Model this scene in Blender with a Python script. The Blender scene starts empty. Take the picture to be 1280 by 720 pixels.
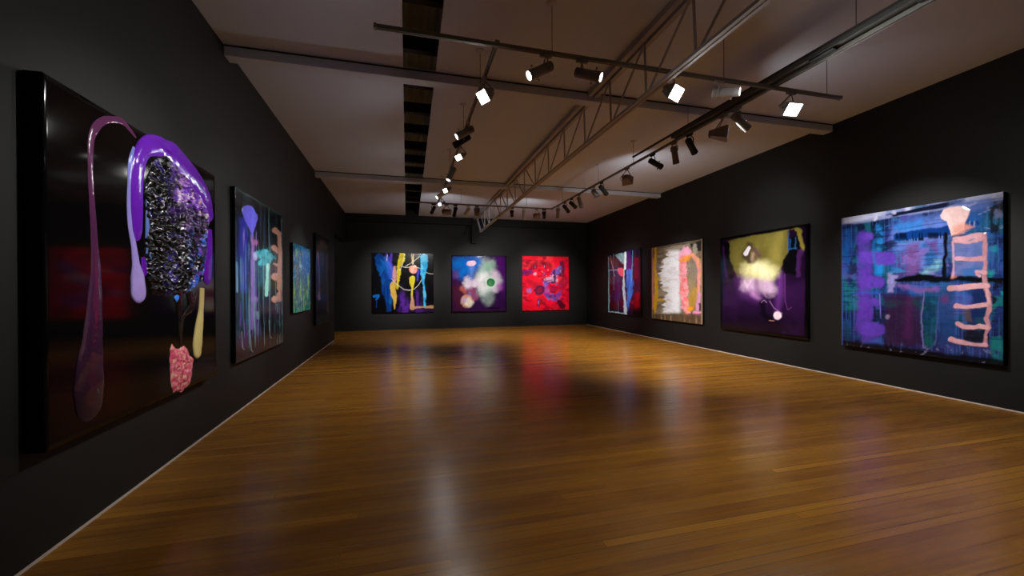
import bpy, math, random
import numpy as np
from mathutils import Vector, Matrix

sc = bpy.context.scene
C = sc.collection

# ------------------------------------------------------------------ camera, view, world
yaw, pitch, roll = 0.2584, -0.0033, -0.0038
fw = Vector((math.sin(yaw)*math.cos(pitch), math.cos(yaw)*math.cos(pitch), math.sin(pitch)))
rt = Vector((math.cos(yaw), -math.sin(yaw), 0)); up = rt.cross(fw)
rt, up = math.cos(roll)*rt + math.sin(roll)*up, -math.sin(roll)*rt + math.cos(roll)*up
cd = bpy.data.cameras.new('camera'); cam = bpy.data.objects.new('camera', cd); C.objects.link(cam)
cd.sensor_width = 36; cd.lens = 503.8/1280*36
cd.shift_x = -0.7/1280; cd.shift_y = 2.7/1280; cd.clip_start = .05
M = Matrix((rt, up, -fw)).transposed().to_4x4(); M.translation = (0, 0, 1.45); cam.matrix_world = M
sc.camera = cam
vs = sc.view_settings
sc.display_settings.display_device = 'sRGB'
vs.view_transform = 'Standard'; vs.look = 'None'; vs.exposure = 0; vs.gamma = 1; vs.use_curve_mapping = False
sc.cycles.use_denoising = True
sc.cycles.max_bounces = 8; sc.cycles.diffuse_bounces = 4; sc.cycles.glossy_bounces = 4
sc.cycles.sample_clamp_indirect = 4; sc.cycles.sample_clamp_direct = 0
w = bpy.data.worlds.new('world'); sc.world = w; w.use_nodes = True
w.node_tree.nodes['Background'].inputs[0].default_value = (.6, .62, .7, 1)
w.node_tree.nodes['Background'].inputs[1].default_value = 0.0

FLOOD_W, SPOT_W, WASH_W, GLOW = 200, 340, 68, 22          # lamp wattages and lens glow
ZT = 3.72                                      # underside of the lighting tracks
def WL(y): return -1.90 - .0075*y              # the side walls open out slightly
def WR(y): return 6.79 + .0175*y
YB, YF = 15.0, -2.0
def ZC(y): return 4.205 - .0075*max(y, 0)

# ------------------------------------------------------------------ materials
def srgb(r, g, b):
    f = lambda c: (c/255/12.92) if c/255 <= .04045 else ((c/255+.055)/1.055)**2.4
    return (f(r), f(g), f(b), 1)
class NT:
    def __init__(s, name):
        s.m = bpy.data.materials.new(name); s.m.use_nodes = True; s.t = s.m.node_tree
        s.b = s.t.nodes['Principled BSDF']
    def n(s, typ, ins=None, **kw):
        x = s.t.nodes.new(typ)
        for k, v in kw.items(): setattr(x, k, v)
        for k, v in (ins or {}).items():
            if isinstance(v, bpy.types.NodeSocket): s.t.links.new(v, x.inputs[k])
            else: x.inputs[k].default_value = v
        return x
    def math(s, op, a, b=None, c=None):
        x = s.t.nodes.new('ShaderNodeMath'); x.operation = op
        for i, v in enumerate((a, b, c)):
            if v is None: continue
            if isinstance(v, bpy.types.NodeSocket): s.t.links.new(v, x.inputs[i])
            else: x.inputs[i].default_value = v
        return x.outputs[0]
    def mix(s, f, a, b, typ='MIX'):
        x = s.t.nodes.new('ShaderNodeMix'); x.data_type = 'RGBA'; x.blend_type = typ
        for k, v in ((0, f), (6, a), (7, b)):
            if isinstance(v, bpy.types.NodeSocket): s.t.links.new(v, x.inputs[k])
            else: x.inputs[k].default_value = v
        return x.outputs[2]
    def set(s, **kw):
        for k, v in kw.items():
            k = k.replace('_', ' ')
            if isinstance(v, bpy.types.NodeSocket): s.t.links.new(v, s.b.inputs[k])
            else: s.b.inputs[k].default_value = v
        return s.m
def plain(name, col, rough=.5, metal=0, spec=.5, vary=.12, scale=6, bump=0):
    t = NT(name); co = t.n('ShaderNodeTexCoord').outputs['Object']
    nz = t.n('ShaderNodeTexNoise', {'Vector': co, 'Scale': scale, 'Detail': 5.0})
    a = tuple(c*(1-vary) for c in col[:3]) + (1,); b = tuple(min(1, c*(1+vary)) for c in col[:3]) + (1,)
    t.set(Base_Color=t.mix(nz.outputs[0], a, b), Roughness=rough, Metallic=metal)
    t.b.inputs['Specular IOR Level'].default_value = spec
    if bump:
        bp = t.n('ShaderNodeBump', {'Height': nz.outputs[0], 'Strength': bump, 'Distance': .01}); t.set(Normal=bp.outputs[0])
    return t.m
def glow(name, s, col=(1, .98, .95, 1)):
    t = NT(name); t.set(Base_Color=(.8, .8, .8, 1), Emission_Color=col, Emission_Strength=s, Roughness=.2); return t.m
wall_m = plain('black_wall_paint', (.0066, .0066, .0065, 1), .6, spec=.3, vary=.1, scale=1.3)
wall_m2 = plain('black_bulkhead_paint', (.010, .010, .010, 1), .6, spec=.2)
ceil_m = plain('ceiling_paint', (.59, .65, .78, 1), .85, spec=.2, vary=.05, scale=.8)
beam_m = plain('beam_paint', (.57, .63, .74, 1), .6, spec=.3, vary=.05)
truss_m = plain('truss_paint', (.40, .39, .40, 1), .6, spec=.3)
dark_m = plain('roof_void', (.012, .012, .013, 1), .7)
roof_m = plain('roof_sheet', (.5, .56, .62, 1), .5)
rail_m = plain('track_grey', (.17, .168, .15, 1), .45)
tray_m = plain('channel_dark', (.045, .045, .042, 1), .5)
slot_m = plain('track_slot', (.01, .01, .01, 1), .6)
grey_m = plain('lamp_grey', (.22, .21, .2, 1), .42, .2)
pale_m = plain('lamp_pale', (.55, .55, .55, 1), .4)
black_m = plain('lamp_black', (.006, .006, .006, 1), .5, spec=.3)
brown_m = plain('lamp_brown_grey', (.2, .16, .14, 1), .5)
alu_m = plain('aluminium', (.75, .77, .8, 1), .4, .3)
wire_m = plain('wire_steel', (.14, .13, .13, 1), .5)
bead_m = plain('skirting_bead', (.46, .37, .31, 1), .5)
edge_m = plain('painting_edge', (.004, .004, .0045, 1), .3, spec=.4)
lens_on = glow('lens_lit', GLOW); lens_dim = glow('lens_low', 6)
lens_off = plain('lens_glass', (.05, .05, .055, 1), .1)

def floor_material():
    t = NT('floor_boards'); co = t.n('ShaderNodeTexCoord').outputs['Object']
    sep = t.n('ShaderNodeSeparateXYZ', {'Vector': co}); x, y = sep.outputs[0], sep.outputs[1]
    W = .068
    yb = t.math('DIVIDE', y, W); row = t.math('FLOOR', yb); fy = t.math('SUBTRACT', yb, row)
    rnd = t.n('ShaderNodeTexWhiteNoise', {'W': row}, noise_dimensions='1D').outputs[0]
    xs = t.math('ADD', t.math('DIVIDE', x, 4.7), t.math('MULTIPLY', rnd, 7.3)); seg = t.math('FLOOR', xs); fx = t.math('SUBTRACT', xs, seg)
    cv = t.n('ShaderNodeCombineXYZ', {'X': seg, 'Y': row}).outputs[0]
    rb = t.n('ShaderNodeTexWhiteNoise', {'Vector': cv}, noise_dimensions='2D')
    gap = t.math('MINIMUM', fy, t.math('SUBTRACT', 1.0, fy)); gap = t.math('LESS_THAN', gap, t.math('ADD', .016, t.math('MULTIPLY', t.math('POWER', rnd, 2.0), .05)))
    end = t.math('LESS_THAN', fx, .0006); line = t.math('MAXIMUM', gap, end)
    gv = t.n('ShaderNodeMapping', {'Vector': co, 'Scale': (.5, 42, 1)}).outputs[0]
    off = t.n('ShaderNodeVectorMath', {0: gv, 1: rb.outputs['Color']}, operation='ADD').outputs[0]
    g1 = t.n('ShaderNodeTexNoise', {'Vector': off, 'Scale': 1.6, 'Detail': 6.0, 'Roughness': .65}).outputs[0]
    big = t.n('ShaderNodeTexNoise', {'Vector': co, 'Scale': .55, 'Detail': 4.0}).outputs[0]
    med = t.n('ShaderNodeTexNoise', {'Vector': t.n('ShaderNodeMapping', {'Vector': co, 'Scale': (1.1, 4.5, 1)}).outputs[0], 'Scale': 1.5, 'Detail': 5.0}).outputs[0]
    ramp = t.n('ShaderNodeValToRGB', {'Fac': rb.outputs['Value']})
    e = ramp.color_ramp.elements
    e[0].position, e[0].color = 0, (.28, .10, .011, 1); e[1].position, e[1].color = 1, (.64, .275, .025, 1)
    z = e.new(.35); z.color = (.37, .15, .014, 1); z = e.new(.8); z.color = (.43, .18, .017, 1)
    gm = t.n('ShaderNodeMapRange', {'Value': g1, 'From Min': .32, 'From Max': .68}).outputs[0]
    c = t.mix(t.math('MULTIPLY', gm, .72), ramp.outputs[0], (.125, .045, .007, 1))
    mr = t.n('ShaderNodeMapRange', {'Value': med, 'From Min': .42, 'From Max': .7}).outputs[0]
    c = t.mix(t.math('MULTIPLY', mr, .55), c, (.40, .175, .014, 1))
    br = t.n('ShaderNodeMapRange', {'Value': big, 'From Min': .35, 'From Max': .65}).outputs[0]
    c = t.mix(t.math('MULTIPLY', br, .3), c, (.22, .1, .024, 1))
    c = t.mix(t.math('MULTIPLY', line, t.math('ADD', .35, t.math('MULTIPLY', rb.outputs['Value'], .6))), c, (.035, .015, .006, 1))
    rough = t.math('ADD', .18, t.math('MULTIPLY', gm, .12))
    hb = t.math('SUBTRACT', t.math('ADD', t.math('MULTIPLY', rb.outputs['Value'], .3), t.math('MULTIPLY', g1, .15)), line)
    bp = t.n('ShaderNodeBump', {'Height': hb, 'Strength': .10, 'Distance': .003})
    t.set(Base_Color=c, Roughness=rough, Normal=bp.outputs[0]); t.b.inputs['Specular IOR Level'].default_value = .32
    return t.m
floor_m = floor_material()

# ------------------------------------------------------------------ mesh helpers
class MB:
    def __init__(s): s.v = []; s.f = []
    def add(s, v, f):
        k = len(s.v); s.v += [tuple(p) for p in v]; s.f += [tuple(i+k for i in q) for q in f]; return s
    def hexa(s, p): # 8 points: bottom ring 0-3, top ring 4-7
        return s.add(p, [(3, 2, 1, 0), (4, 5, 6, 7), (0, 1, 5, 4), (1, 2, 6, 5), (2, 3, 7, 6), (3, 0, 4, 7)])
    def box(s, x0, x1, y0, y1, z0, z1, mat=None):
        p = [(x0, y0, z0), (x1, y0, z0), (x1, y1, z0), (x0, y1, z0), (x0, y0, z1), (x1, y0, z1), (x1, y1, z1), (x0, y1, z1)]
        if mat: p = [mat @ Vector(q) for q in p]
        return s.hexa(p)
    def tube(s, pts, r, n=10, flat=1.0, normal=None):
        pts = [Vector(p) for p in pts]; rs = r if hasattr(r, '__len__') else [r]*len(pts); V = []; F = []
        for i, p in enumerate(pts):
            d = (pts[min(i+1, len(pts)-1)] - pts[max(i-1, 0)]).normalized()
            a = (Vector(normal) if normal else (Vector((0, 0, 1)) if abs(d.z) < .9 else Vector((1, 0, 0))))
            a = (a - d*a.dot(d)).normalized(); b = d.cross(a)
            for k in range(n):
                t = 2*math.pi*k/n; V.append(p + a*math.cos(t)*rs[i]*flat + b*math.sin(t)*rs[i])
        m = len(pts)
        for i in range(m-1):
            for k in range(n): F.append((i*n+k, i*n+(k+1) % n, (i+1)*n+(k+1) % n, (i+1)*n+k))
        F.append(tuple(range(n-1, -1, -1))); F.append(tuple((m-1)*n+k for k in range(n)))
        return s.add(V, F)
    def lathe(s, prof, mat, n=20): # profile (axial z, radius)
        V = []; F = []
        for z, r in prof:
            for k in range(n): V.append(mat @ Vector((r*math.cos(2*math.pi*k/n), r*math.sin(2*math.pi*k/n), z)))
        m = len(prof)
        for i in range(m-1):
            for k in range(n): F.append((i*n+k, i*n+(k+1) % n, (i+1)*n+(k+1) % n, (i+1)*n+k))
        F.append(tuple(range(n-1, -1, -1))); F.append(tuple((m-1)*n+k for k in range(n)))
        return s.add(V, F)
    def build(s, name, mat, parent=None, smooth=False, bevel=0, loc=None):
        me = bpy.data.meshes.new(name); me.from_pydata(s.v, [], s.f); me.update()
        if smooth:
            me.polygons.foreach_set('use_smooth', [True]*len(me.polygons)); me.set_sharp_from_angle(angle=math.radians(40))
        me.materials.append(mat); o = bpy.data.objects.new(name, me); C.objects.link(o)
        if parent: o.parent = parent
        if loc: o.location = loc
        if bevel:
            b = o.modifiers.new('bevel', 'BEVEL'); b.width = bevel; b.segments = 2
        return o
def structure(o): o['kind'] = 'structure'; return o
def tag(o, label, cat, group=None):
    o['label'] = label; o['category'] = cat
    if group: o['group'] = group
    return o
def empty(name, loc, rz=0):
    o = bpy.data.objects.new(name, None); C.objects.link(o); o.location = loc; o.rotation_euler = (0, 0, rz); o.empty_display_size = .1; return o
def lamp(name, parent, loc, d, watts, cone, blend, size=.04, col=(1, .97, .93)):
    l = bpy.data.lights.new(name, 'SPOT'); l.energy = watts; l.spot_size = math.radians(cone); l.spot_blend = blend
    l.shadow_soft_size = size; l.color = col
    o = bpy.data.objects.new(name, l); C.objects.link(o); o.parent = parent; o.location = loc
    o.rotation_euler = Vector(d).to_track_quat('-Z', 'Y').to_euler(); return o

# ------------------------------------------------------------------ room shell
structure(MB().box(-7, 8, YF-.3, YB+.3, -.2, 0).build('floor', floor_m))
SX0, SX1 = -.03, .33     # open slot in the ceiling lining
def slab(x0, x1, y0, y1, m):
    return m.hexa([(x0(y0), y0, ZC(y0)), (x1(y0), y0, ZC(y0)), (x1(y1), y1, ZC(y1)), (x0(y1), y1, ZC(y1)),
                   (x0(y0), y0, ZC(y0)+.05), (x1(y0), y0, ZC(y0)+.05), (x1(y1), y1, ZC(y1)+.05), (x0(y1), y1, ZC(y1)+.05)])
sl0 = lambda y: SX0 + .0015*y; sl1 = lambda y: SX1 + .008*y
m = MB()
for a, b in ((YF, 0), (0, YB)):
    slab(lambda y: WL(y)-.2, sl0, a, b, m); slab(sl1, lambda y: WR(y)+.2, a, b, m)
structure(m.build('ceiling', ceil_m))
# the roof void seen through the slot: sheeting, purlins and side boards
m = MB()
xs = np.arange(-.5, 1.2, .045)
for i in range(len(xs)-1):
    z0, z1 = (4.75, 4.78) if i % 2 else (4.78, 4.75)
    m.hexa([(xs[i], YF, z0), (xs[i+1], YF, z1), (xs[i+1], YB, z1), (xs[i], YB, z0), (xs[i], YF, z0+.02), (xs[i+1], YF, z1+.02), (xs[i+1], YB, z1+.02), (xs[i], YB, z0+.02)])
structure(m.build('trim_1', roof_m))
m = MB()
for y in np.arange(.6, YB, .92): m.box(-.5, 1.2, y, y+.09, 4.45, 4.62)
m.box(-.52, -.5, YF, YB, 4.2, 4.8).box(1.2, 1.22, YF, YB, 4.2, 4.8)
structure(m.build('trim_2', dark_m))

def prism(m, xy, z0, z1): # extruded plan polygon
    n = len(xy); m.add([(x, y, z0) for x, y in xy]+[(x, y, z1) for x, y in xy], [tuple(range(n-1, -1, -1)), tuple(range(n, 2*n))]+[(i, (i+1) % n, n+(i+1) % n, n+i) for i in range(n)]); return m
DY, DZ = 12.5, 3.1       # the doorway at the far end of the left wall
m = MB(); prism(m, [(WL(YF), YF), (WL(DY), DY), (WL(DY)-.2, DY), (WL(YF)-.2, YF)], 0, 4.3)
prism(m, [(WL(DY), DY), (WL(YB), YB), (WL(YB)-.2, YB), (WL(DY)-.2, DY)], DZ, 4.3)
structure(m.build('wall_left', wall_m))
structure(prism(MB(), [(WR(YF), YF), (WR(YF)+.2, YF), (WR(YB)+.2, YB), (WR(YB), YB)], 0, 4.3).build('wall_right', wall_m))
structure(MB().box(-7, 7.4, YB, YB+.2, 0, 4.3).build('wall_back', wall_m))
structure(MB().box(-7, 7.2, YF-.2, YF, 0, 4.3).build('wall_front', wall_m))
m = MB().box(-6.2, -6, 9, YB, 0, 3.4).box(-6, -2.2, 9, 9.2, 0, 3.4).box(-6.2, -2.17, 9, YB, 3.4, 3.5)
structure(m.build('wall_side_room', wall_m))
l = bpy.data.lights.new('side_room_lamp', 'POINT'); l.energy = 60; l.shadow_soft_size = .08; l.color = (1, .96, .9)
lo = bpy.data.objects.new('side_room_lamp', l); C.objects.link(lo); lo.location = (-4.65, 11.25, 2.7)
# black bulkhead along the head of the back wall, thin edge beads on the floor
m = MB(); m.box(WL(YB)+.0, WR(YB), YB-.10, YB, 3.86, 4.12).box(WL(YB), WR(YB), YB-.16, YB, 3.82, 3.87)
structure(m.build('trim_3', wall_m2))
m = MB(); a, b = WL(YF), WL(DY)
m.add([(a, YF, .0), (a+.012, YF, 0), (a+.008, YF, .009), (a, YF, .011), (b, DY, .0), (b+.012, DY, 0), (b+.008, DY, .009), (b, DY, .011)],
      [(0, 1, 2, 3), (7, 6, 5, 4), (0, 4, 5, 1), (1, 5, 6, 2), (2, 6, 7, 3)])
structure(m.build('baseboard_left', bead_m))
m = MB(); a, b = WR(YF), WR(YB)
m.add([(a, YF, .0), (a-.012, YF, 0), (a-.008, YF, .009), (a, YF, .011), (b, YB, .0), (b-.012, YB, 0), (b-.008, YB, .009), (b, YB, .011)],
      [(3, 2, 1, 0), (4, 5, 6, 7), (1, 5, 4, 0), (2, 6, 5, 1), (3, 7, 6, 2)])
structure(m.build('baseboard_right', bead_m))

# ------------------------------------------------------------------ beams and lattice truss
def beam(y, label, drop=.12, wd=.16):
    o = empty('ceiling_beam', (2.4, y, ZC(y))); tag(o, label, 'beam', 'painted cross beams under the ceiling')
    z = ZC(y)
    for a, b in ((WL(y), SX0-.0), (SX0, WR(y))):
        pass
    MB().box(WL(y)-2.4, WR(y)-2.4, 0, wd, -drop, .02).build('boxed_beam', beam_m, o, bevel=.006)
    MB().box(WL(y)-2.4, WR(y)-2.4, -.006, .0, -.018, -.002).build('shadow_gap', slot_m, o)
beam(5.13, 'grey painted beam crossing the ceiling just beyond the near lighting track')
beam(9.93, 'grey painted beam crossing the ceiling farther off, nearer the back wall')
XT = 2.52; ZB = 3.56; YE = 13.85
t = empty('roof_truss', (XT, 7.7, ZC(7.7)))
tag(t, 'long pale lattice roof truss running down the middle of the ceiling to the back wall', 'truss')
def zt(y): return ZC(y)-.02
for s in (-1, 1):
    m = MB(); x = s*.05
    m.hexa([(x-.03, 1.4-7.7, ZC(1.4)-.065-ZC(7.7)), (x+.03, 1.4-7.7, ZC(1.4)-.065-ZC(7.7)), (x+.03, 14.9-7.7, ZC(14.9)-.065-ZC(7.7)), (x-.03, 14.9-7.7, ZC(14.9)-.065-ZC(7.7)),
            (x-.03, 1.4-7.7, ZC(1.4)-.0-ZC(7.7)), (x+.03, 1.4-7.7, ZC(1.4)-.0-ZC(7.7)), (x+.03, 14.9-7.7, ZC(14.9)-.0-ZC(7.7)), (x-.03, 14.9-7.7, ZC(14.9)-.0-ZC(7.7))])
    m.build('top_chord', truss_m, t)
zb = lambda y: ZB - .011*max(0, y-5) - ZC(7.7)
m = MB()
for y0, y1 in ((.8, 7.7), (7.7, YE)):
    for xa, xb in ((-.042, -.008), (.008, .042)):
        m.hexa([(xa, y0-7.7, zb(y0)-.03), (xb, y0-7.7, zb(y0)-.03), (xb, y1-7.7, zb(y1)-.03), (xa, y1-7.7, zb(y1)-.03),
                (xa, y0-7.7, zb(y0)), (xb, y0-7.7, zb(y0)), (xb, y1-7.7, zb(y1)), (xa, y1-7.7, zb(y1))])
    m.hexa([(-.03, y0-7.7, zb(y0)-.022), (.03, y0-7.7, zb(y0)-.022), (.03, y1-7.7, zb(y1)-.022), (-.03, y1-7.7, zb(y1)-.022),
            (-.03, y0-7.7, zb(y0)-.008), (.03, y0-7.7, zb(y0)-.008), (.03, y1-7.7, zb(y1)-.008), (-.03, y1-7.7, zb(y1)-.008)])
m.build('bottom_chord', truss_m, t)
m = MB()
P = .77
for k in range(-8, 9):
    y = 7.7 + k*P
    if y > YE: break
    zz = ZC(y)-ZC(7.7)-.04
    MB().tube([(0, k*P, zb(y)), (0, k*P+.03, zz)], .013, 8).build('web_upright', truss_m, t, smooth=True)
    for s in ((-1, 1) if k == 0 else ((-1,) if k < 0 else (1,))):
        yt = y + s*P
        MB().tube([(0, k*P+s*.05, zb(y)), (0, (k+s)*P, ZC(yt)-ZC(7.7)-.04)], .013, 8).build('web_diagonal', truss_m, t, smooth=True)
MB().tube([(0, YE-7.7-.04, zb(YE)-.02), (0, 14.55-7.7, ZC(14.5)-ZC(7.7)-.08)], .035, 8).build('end_strut', truss_m, t, smooth=True)
MB().box(-.16, .02, YB-.22-7.7, YB-7.7, -1.0, -.28).build('wall_bracket', wall_m2, t)

# ------------------------------------------------------------------ lighting tracks
TX0, TX1, TY0, TY1 = .83, 4.05, 3.632, 10.90
ZN = ZT - .042                                 # the near track hangs just under the right one
def track(a, b, label, rods, w=.036, h=.036):
    a, b = Vector(a), Vector(b); o = empty('lighting_track', (a+b)/2); tag(o, label, 'lighting track', 'suspended lighting tracks')
    d = (b-a); L = d.length; q = d.to_track_quat('X', 'Z').to_matrix().to_4x4()
    MB().box(-L/2, L/2, -w/2, w/2, 0, h, q).build('rail', rail_m, o, bevel=.003)
    MB().box(-L/2+.01, L/2-.01, -.008, .008, -.0004, .002, q).build('conductor_slot', slot_m, o)
    for s in (-1, 1): MB().box(s*L/2-.012, s*L/2+.012, -w/2-.003, w/2+.003, -.003, h+.003, q).build('end_cap', grey_m, o)
    for r in rods:
        p = Vector(r) - (a+b)/2; zc = ZC(r[1]) - a.z
        MB().tube([(p.x, p.y, h-.002), (p.x, p.y, zc-.01)], .004, 8).build('suspension_wire', wire_m, o)
        MB().lathe([(zc-.03, .02), (zc-.012, .05), (zc, .05)], Matrix.Translation((p.x, p.y, 0)), 16).build('ceiling_cup', beam_m, o, smooth=True)
    return o
track((-.245, TY0, ZN), (4.985, TY0, ZN), 'near lighting track crossing the whole width of the picture above the room',
      [(1.36, TY0, ZN), (3.33, TY0, ZN), (4.78, TY0, ZN)])
track((TX0, TY0+.03, ZT), (TX0, TY1-.05, ZT), 'left lighting track running away from the near track beside the dark ceiling slot',
      [(TX0, 4.55, ZT), (TX0, 5.91, ZT), (TX0, 7.83, ZT), (TX0, 9.7, ZT)])
track((TX1, 1.2, ZT), (TX1, TY1-.05, ZT), 'right lighting track running the length of the room with most of the black spotlights',
      [(TX1, 6.6, ZT), (TX1, 7.99, ZT), (TX1, 10.1, ZT)])
track((.02, TY1, ZT), (TX1+.03, TY1, ZT), 'far lighting track parallel to the back wall, lighting the three end paintings', [(1.45, TY1, ZT), (3.3, TY1, ZT)])
o = empty('cable_channel', (TX1-.01, 3.9, ZT+.042)); tag(o, 'dark cable channel with a bright aluminium strip riding on top of the right track', 'cable channel')
MB().box(-.075, .095, -2.9, 1.5, .001, .05).build('tray', tray_m, o, bevel=.004)
MB().box(-.075, -.045, -2.9, 2.6, .05, .075).build('upstand', slot_m, o)
MB().box(.040, .064, -1.35, .1, -.012, .002).box(.070, .076, -1.35, .1, -.016, .002).build('aluminium_strip', alu_m, o)
MB().box(-.072, -.022, -1.95, -1.6, -.03, .002).build('junction_box', black_m, o, bevel=.006)
for yy in (-1.1, 1.2): MB().tube([(0, yy, .049), (0, yy, ZC(3.9+yy)-ZT-.05)], .004, 8).build('suspension_wire', wire_m, o)
MB().box(-.072, -.022, -.95, -.7, -.02, .002).build('junction_box', black_m, o, bevel=.006)

# ------------------------------------------------------------------ spotlights and floods
SPOTS = 'spotlights on the lighting tracks'; FLOODS = 'floodlights on the lighting tracks'
def zmat(p, d): return Matrix.Translation(p) @ Vector(d).to_track_quat('Z', 'Y').to_matrix().to_4x4()
def spot(x, y, aim, mat, label, lit=0, watts=None, cone=40, L=.27, R=.047, drop=.13, blend=1.0, col=(1, .985, .97), across=None):
    ZT_ = ZN if abs(y-TY0) < .05 else ZT; o = empty('spotlight', (x, y, ZT_)); tag(o, label, 'spotlight', SPOTS)
    d = (Vector(aim) - Vector((x, y, ZT_-drop))).normalized()
    alongx = abs(y-TY0) < .05 or abs(y-TY1) < .05
    a, b = (.06, .016) if alongx else (.016, .06)
    MB().box(-a, a, -b, b, -.028, -.001).build('track_adapter', mat, o, bevel=.004)
    p = Vector((0, 0, -drop)) + d*L*.24; side = d.cross(Vector((0, 0, 1)))
    side = side.normalized() if side.length > .05 else Vector((1, 0, 0))
    m = MB(); piv = Vector((0, 0, -drop)) + d*L*.02
    for s in (-1, 1):
        m.tube([(0, 0, -.026), tuple(side*s*.03 + Vector((0, 0, -.036))), tuple(piv*.55+side*s*(R+.006)), tuple(piv+side*s*(R+.006)), tuple(piv+side*s*(R-.004))], .007, 8)
    m.build('bracket', mat, o, smooth=True)
    Z = zmat(p, d)
    prof = [(-L*.5, R*.55), (-L*.5+.004, R*.9)]
    for k in range(4): z = -L*.5+.01+k*.02; prof += [(z, R), (z+.011, R), (z+.012, R*.84), (z+.019, R*.84)]
    prof += [(-L*.5+.09, R), (L*.34, R), (L*.345, R*1.06), (L*.5, R*1.06), (L*.5, R*.9), (L*.5-.012, R*.86)]
    bo = MB().lathe(prof, Z, 24).build('body', mat, o, smooth=True)
    MB().lathe([(L*.5-.011, R*.86), (L*.5-.005, R*.8), (L*.5-.003, .004)], Z, 20).build('lens', lens_on if lit == 2 else (lens_dim if lit == 1 else lens_off), bo, smooth=True)
    for s in (-1, 1):
        u = (side.cross(d)).normalized(); c = p + d*L*.22 + u*s*R
        MB().tube([c, c+u*s*.022], .004, 8).tube([c+u*s*.02, c+u*s*.032], .010, 10).build('thumb_screw', mat, bo, smooth=True)
    if watts: lamp('spot_lamp', o, p+d*(L*.5+.015), d, watts, cone, blend, .035, col)
    return o
def flood(x, y, aim, mat, label, lit=2, watts=None, cone=125, w=.19, h=.15, drop=.19, dep=.13, col=(1, .98, .95), face=None):
    ZT_ = ZN if abs(y-TY0) < .05 else ZT; o = empty('floodlight', (x, y, ZT_)); tag(o, label, 'floodlight', FLOODS)
    d = (Vector(aim) - Vector((x, y, ZT_-drop))).normalized()
    alongx = abs(y-TY0) < .05 or abs(y-TY1) < .05
    a, b = (.06, .016) if alongx else (.016, .06)
    MB().box(-a, a, -b, b, -.028, -.001).build('track_adapter', mat, o, bevel=.004)
    Z = zmat((0, 0, -drop), d); V = lambda q: Z @ Vector(q)
    m = MB()
    for s in (-1, 1): m.tube([(0, 0, -.026), V((s*(w/2+.012), 0, -dep*.55)), V((s*(w/2+.012), 0, -dep*.1)), V((s*(w/2-.004), 0, -dep*.1))], .007, 8)
    m.build('bracket', mat, o, smooth=True)
    m = MB(); r = lambda w, h, z: [V((-w/2, -h/2, z)), V((w/2, -h/2, z)), V((w/2, h/2, z)), V((-w/2, h/2, z))]
    m.hexa(r(w*.55, h*.5, -dep*.75) + r(w, h, dep*.1)); m.hexa(r(w, h, dep*.1) + r(w, h, dep*.25))
    for k in range(5):
        xx = (k-2)*w*.11; m.hexa([V((xx-.003, -h*.24, -dep*.9)), V((xx+.003, -h*.24, -dep*.9)), V((xx+.003, h*.24, -dep*.9)), V((xx-.003, h*.24, -dep*.9)),
                                  V((xx-.003, -h*.24, -dep*.7)), V((xx+.003, -h*.24, -dep*.7)), V((xx+.003, h*.24, -dep*.7)), V((xx-.003, h*.24, -dep*.7))])
    bo = m.build('housing', mat, o, bevel=.003)
    MB().hexa(r(w*.9, h*.88, dep*.25-.001) + r(w*.88, h*.86, dep*.25+.004)).build('glass', face or (lens_on if lit == 2 else lens_off), bo)
    if watts: lamp('flood_lamp', o, Vector((0, 0, -drop))+d*(dep*.25+.02), d, watts, cone, .8, .07, col)
    return o

# near track
spot(1.296, TY0, (-1.85, 3.5, 1.75), grey_m, 'grey spotlight on the near track shining down to the left, first from its left end', 2, SPOT_W*1.2, 50)
spot(1.668, TY0, (5.0, 1.2, 1.9), grey_m, 'grey spotlight on the near track turned right, just left of the lattice truss', 2, 60, 50)
flood(2.709, TY0, (4.2, .3, .8), grey_m, 'dazzling floodlight on the near track between the truss and the silver spotlight', 2, FLOOD_W, 142)
spot(3.268, TY0, (4.27, 2.53, 3.30), pale_m, 'silver spotlight on the near track lit along its side, pointing right', 2, 60, 50)
flood(4.25, TY0, (4.0, .3, .6), grey_m, 'dazzling floodlight on the near track at its right end', 2, FLOOD_W, 155)
# left track
flood(TX0, 4.28, (-1.2, 3.2, 1.6), grey_m, 'dazzling floodlight on the left track nearest the near track', 2, WASH_W*.5, 165, w=.15, h=.14)
spot(TX0, 5.42, (-1.9, 5.2, 1.9), grey_m, 'grey spotlight on the left track angled to the left wall, paired with a black one', 1, SPOT_W*.3, 50)
spot(TX0, 5.72, (-1.9, 5.9, 1.7), black_m, 'black spotlight on the left track close beside a grey one', 0, SPOT_W*1.0, 42)
flood(TX0, 6.34, (-1.2, 5.4, 1.9), grey_m, 'bright floodlight on the left track, second from the near track', 2, WASH_W*.6, 165, w=.16, h=.085)
spot(TX0, 7.35, (-.9, 6.8, 0), grey_m, 'grey spotlight on the left track between the second and third floodlights', 1, SPOT_W*.7, 100)
flood(TX0, 8.54, (-1.2, 7.7, 2.1), grey_m, 'bright floodlight on the left track, third from the near track', 2, WASH_W*.28, 165, w=.16, h=.085)
spot(TX0, 9.1, (-1.93, 8.5, 1.65), pale_m, 'pale spotlight on the left track just past the third floodlight', 1, SPOT_W*.8, 40)
flood(TX0, 9.96, (-1.2, 9.2, 2.3), grey_m, 'narrow bright floodlight on the left track, farthest from the near track', 2, WASH_W*.18, 165, w=.15, h=.07)
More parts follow.
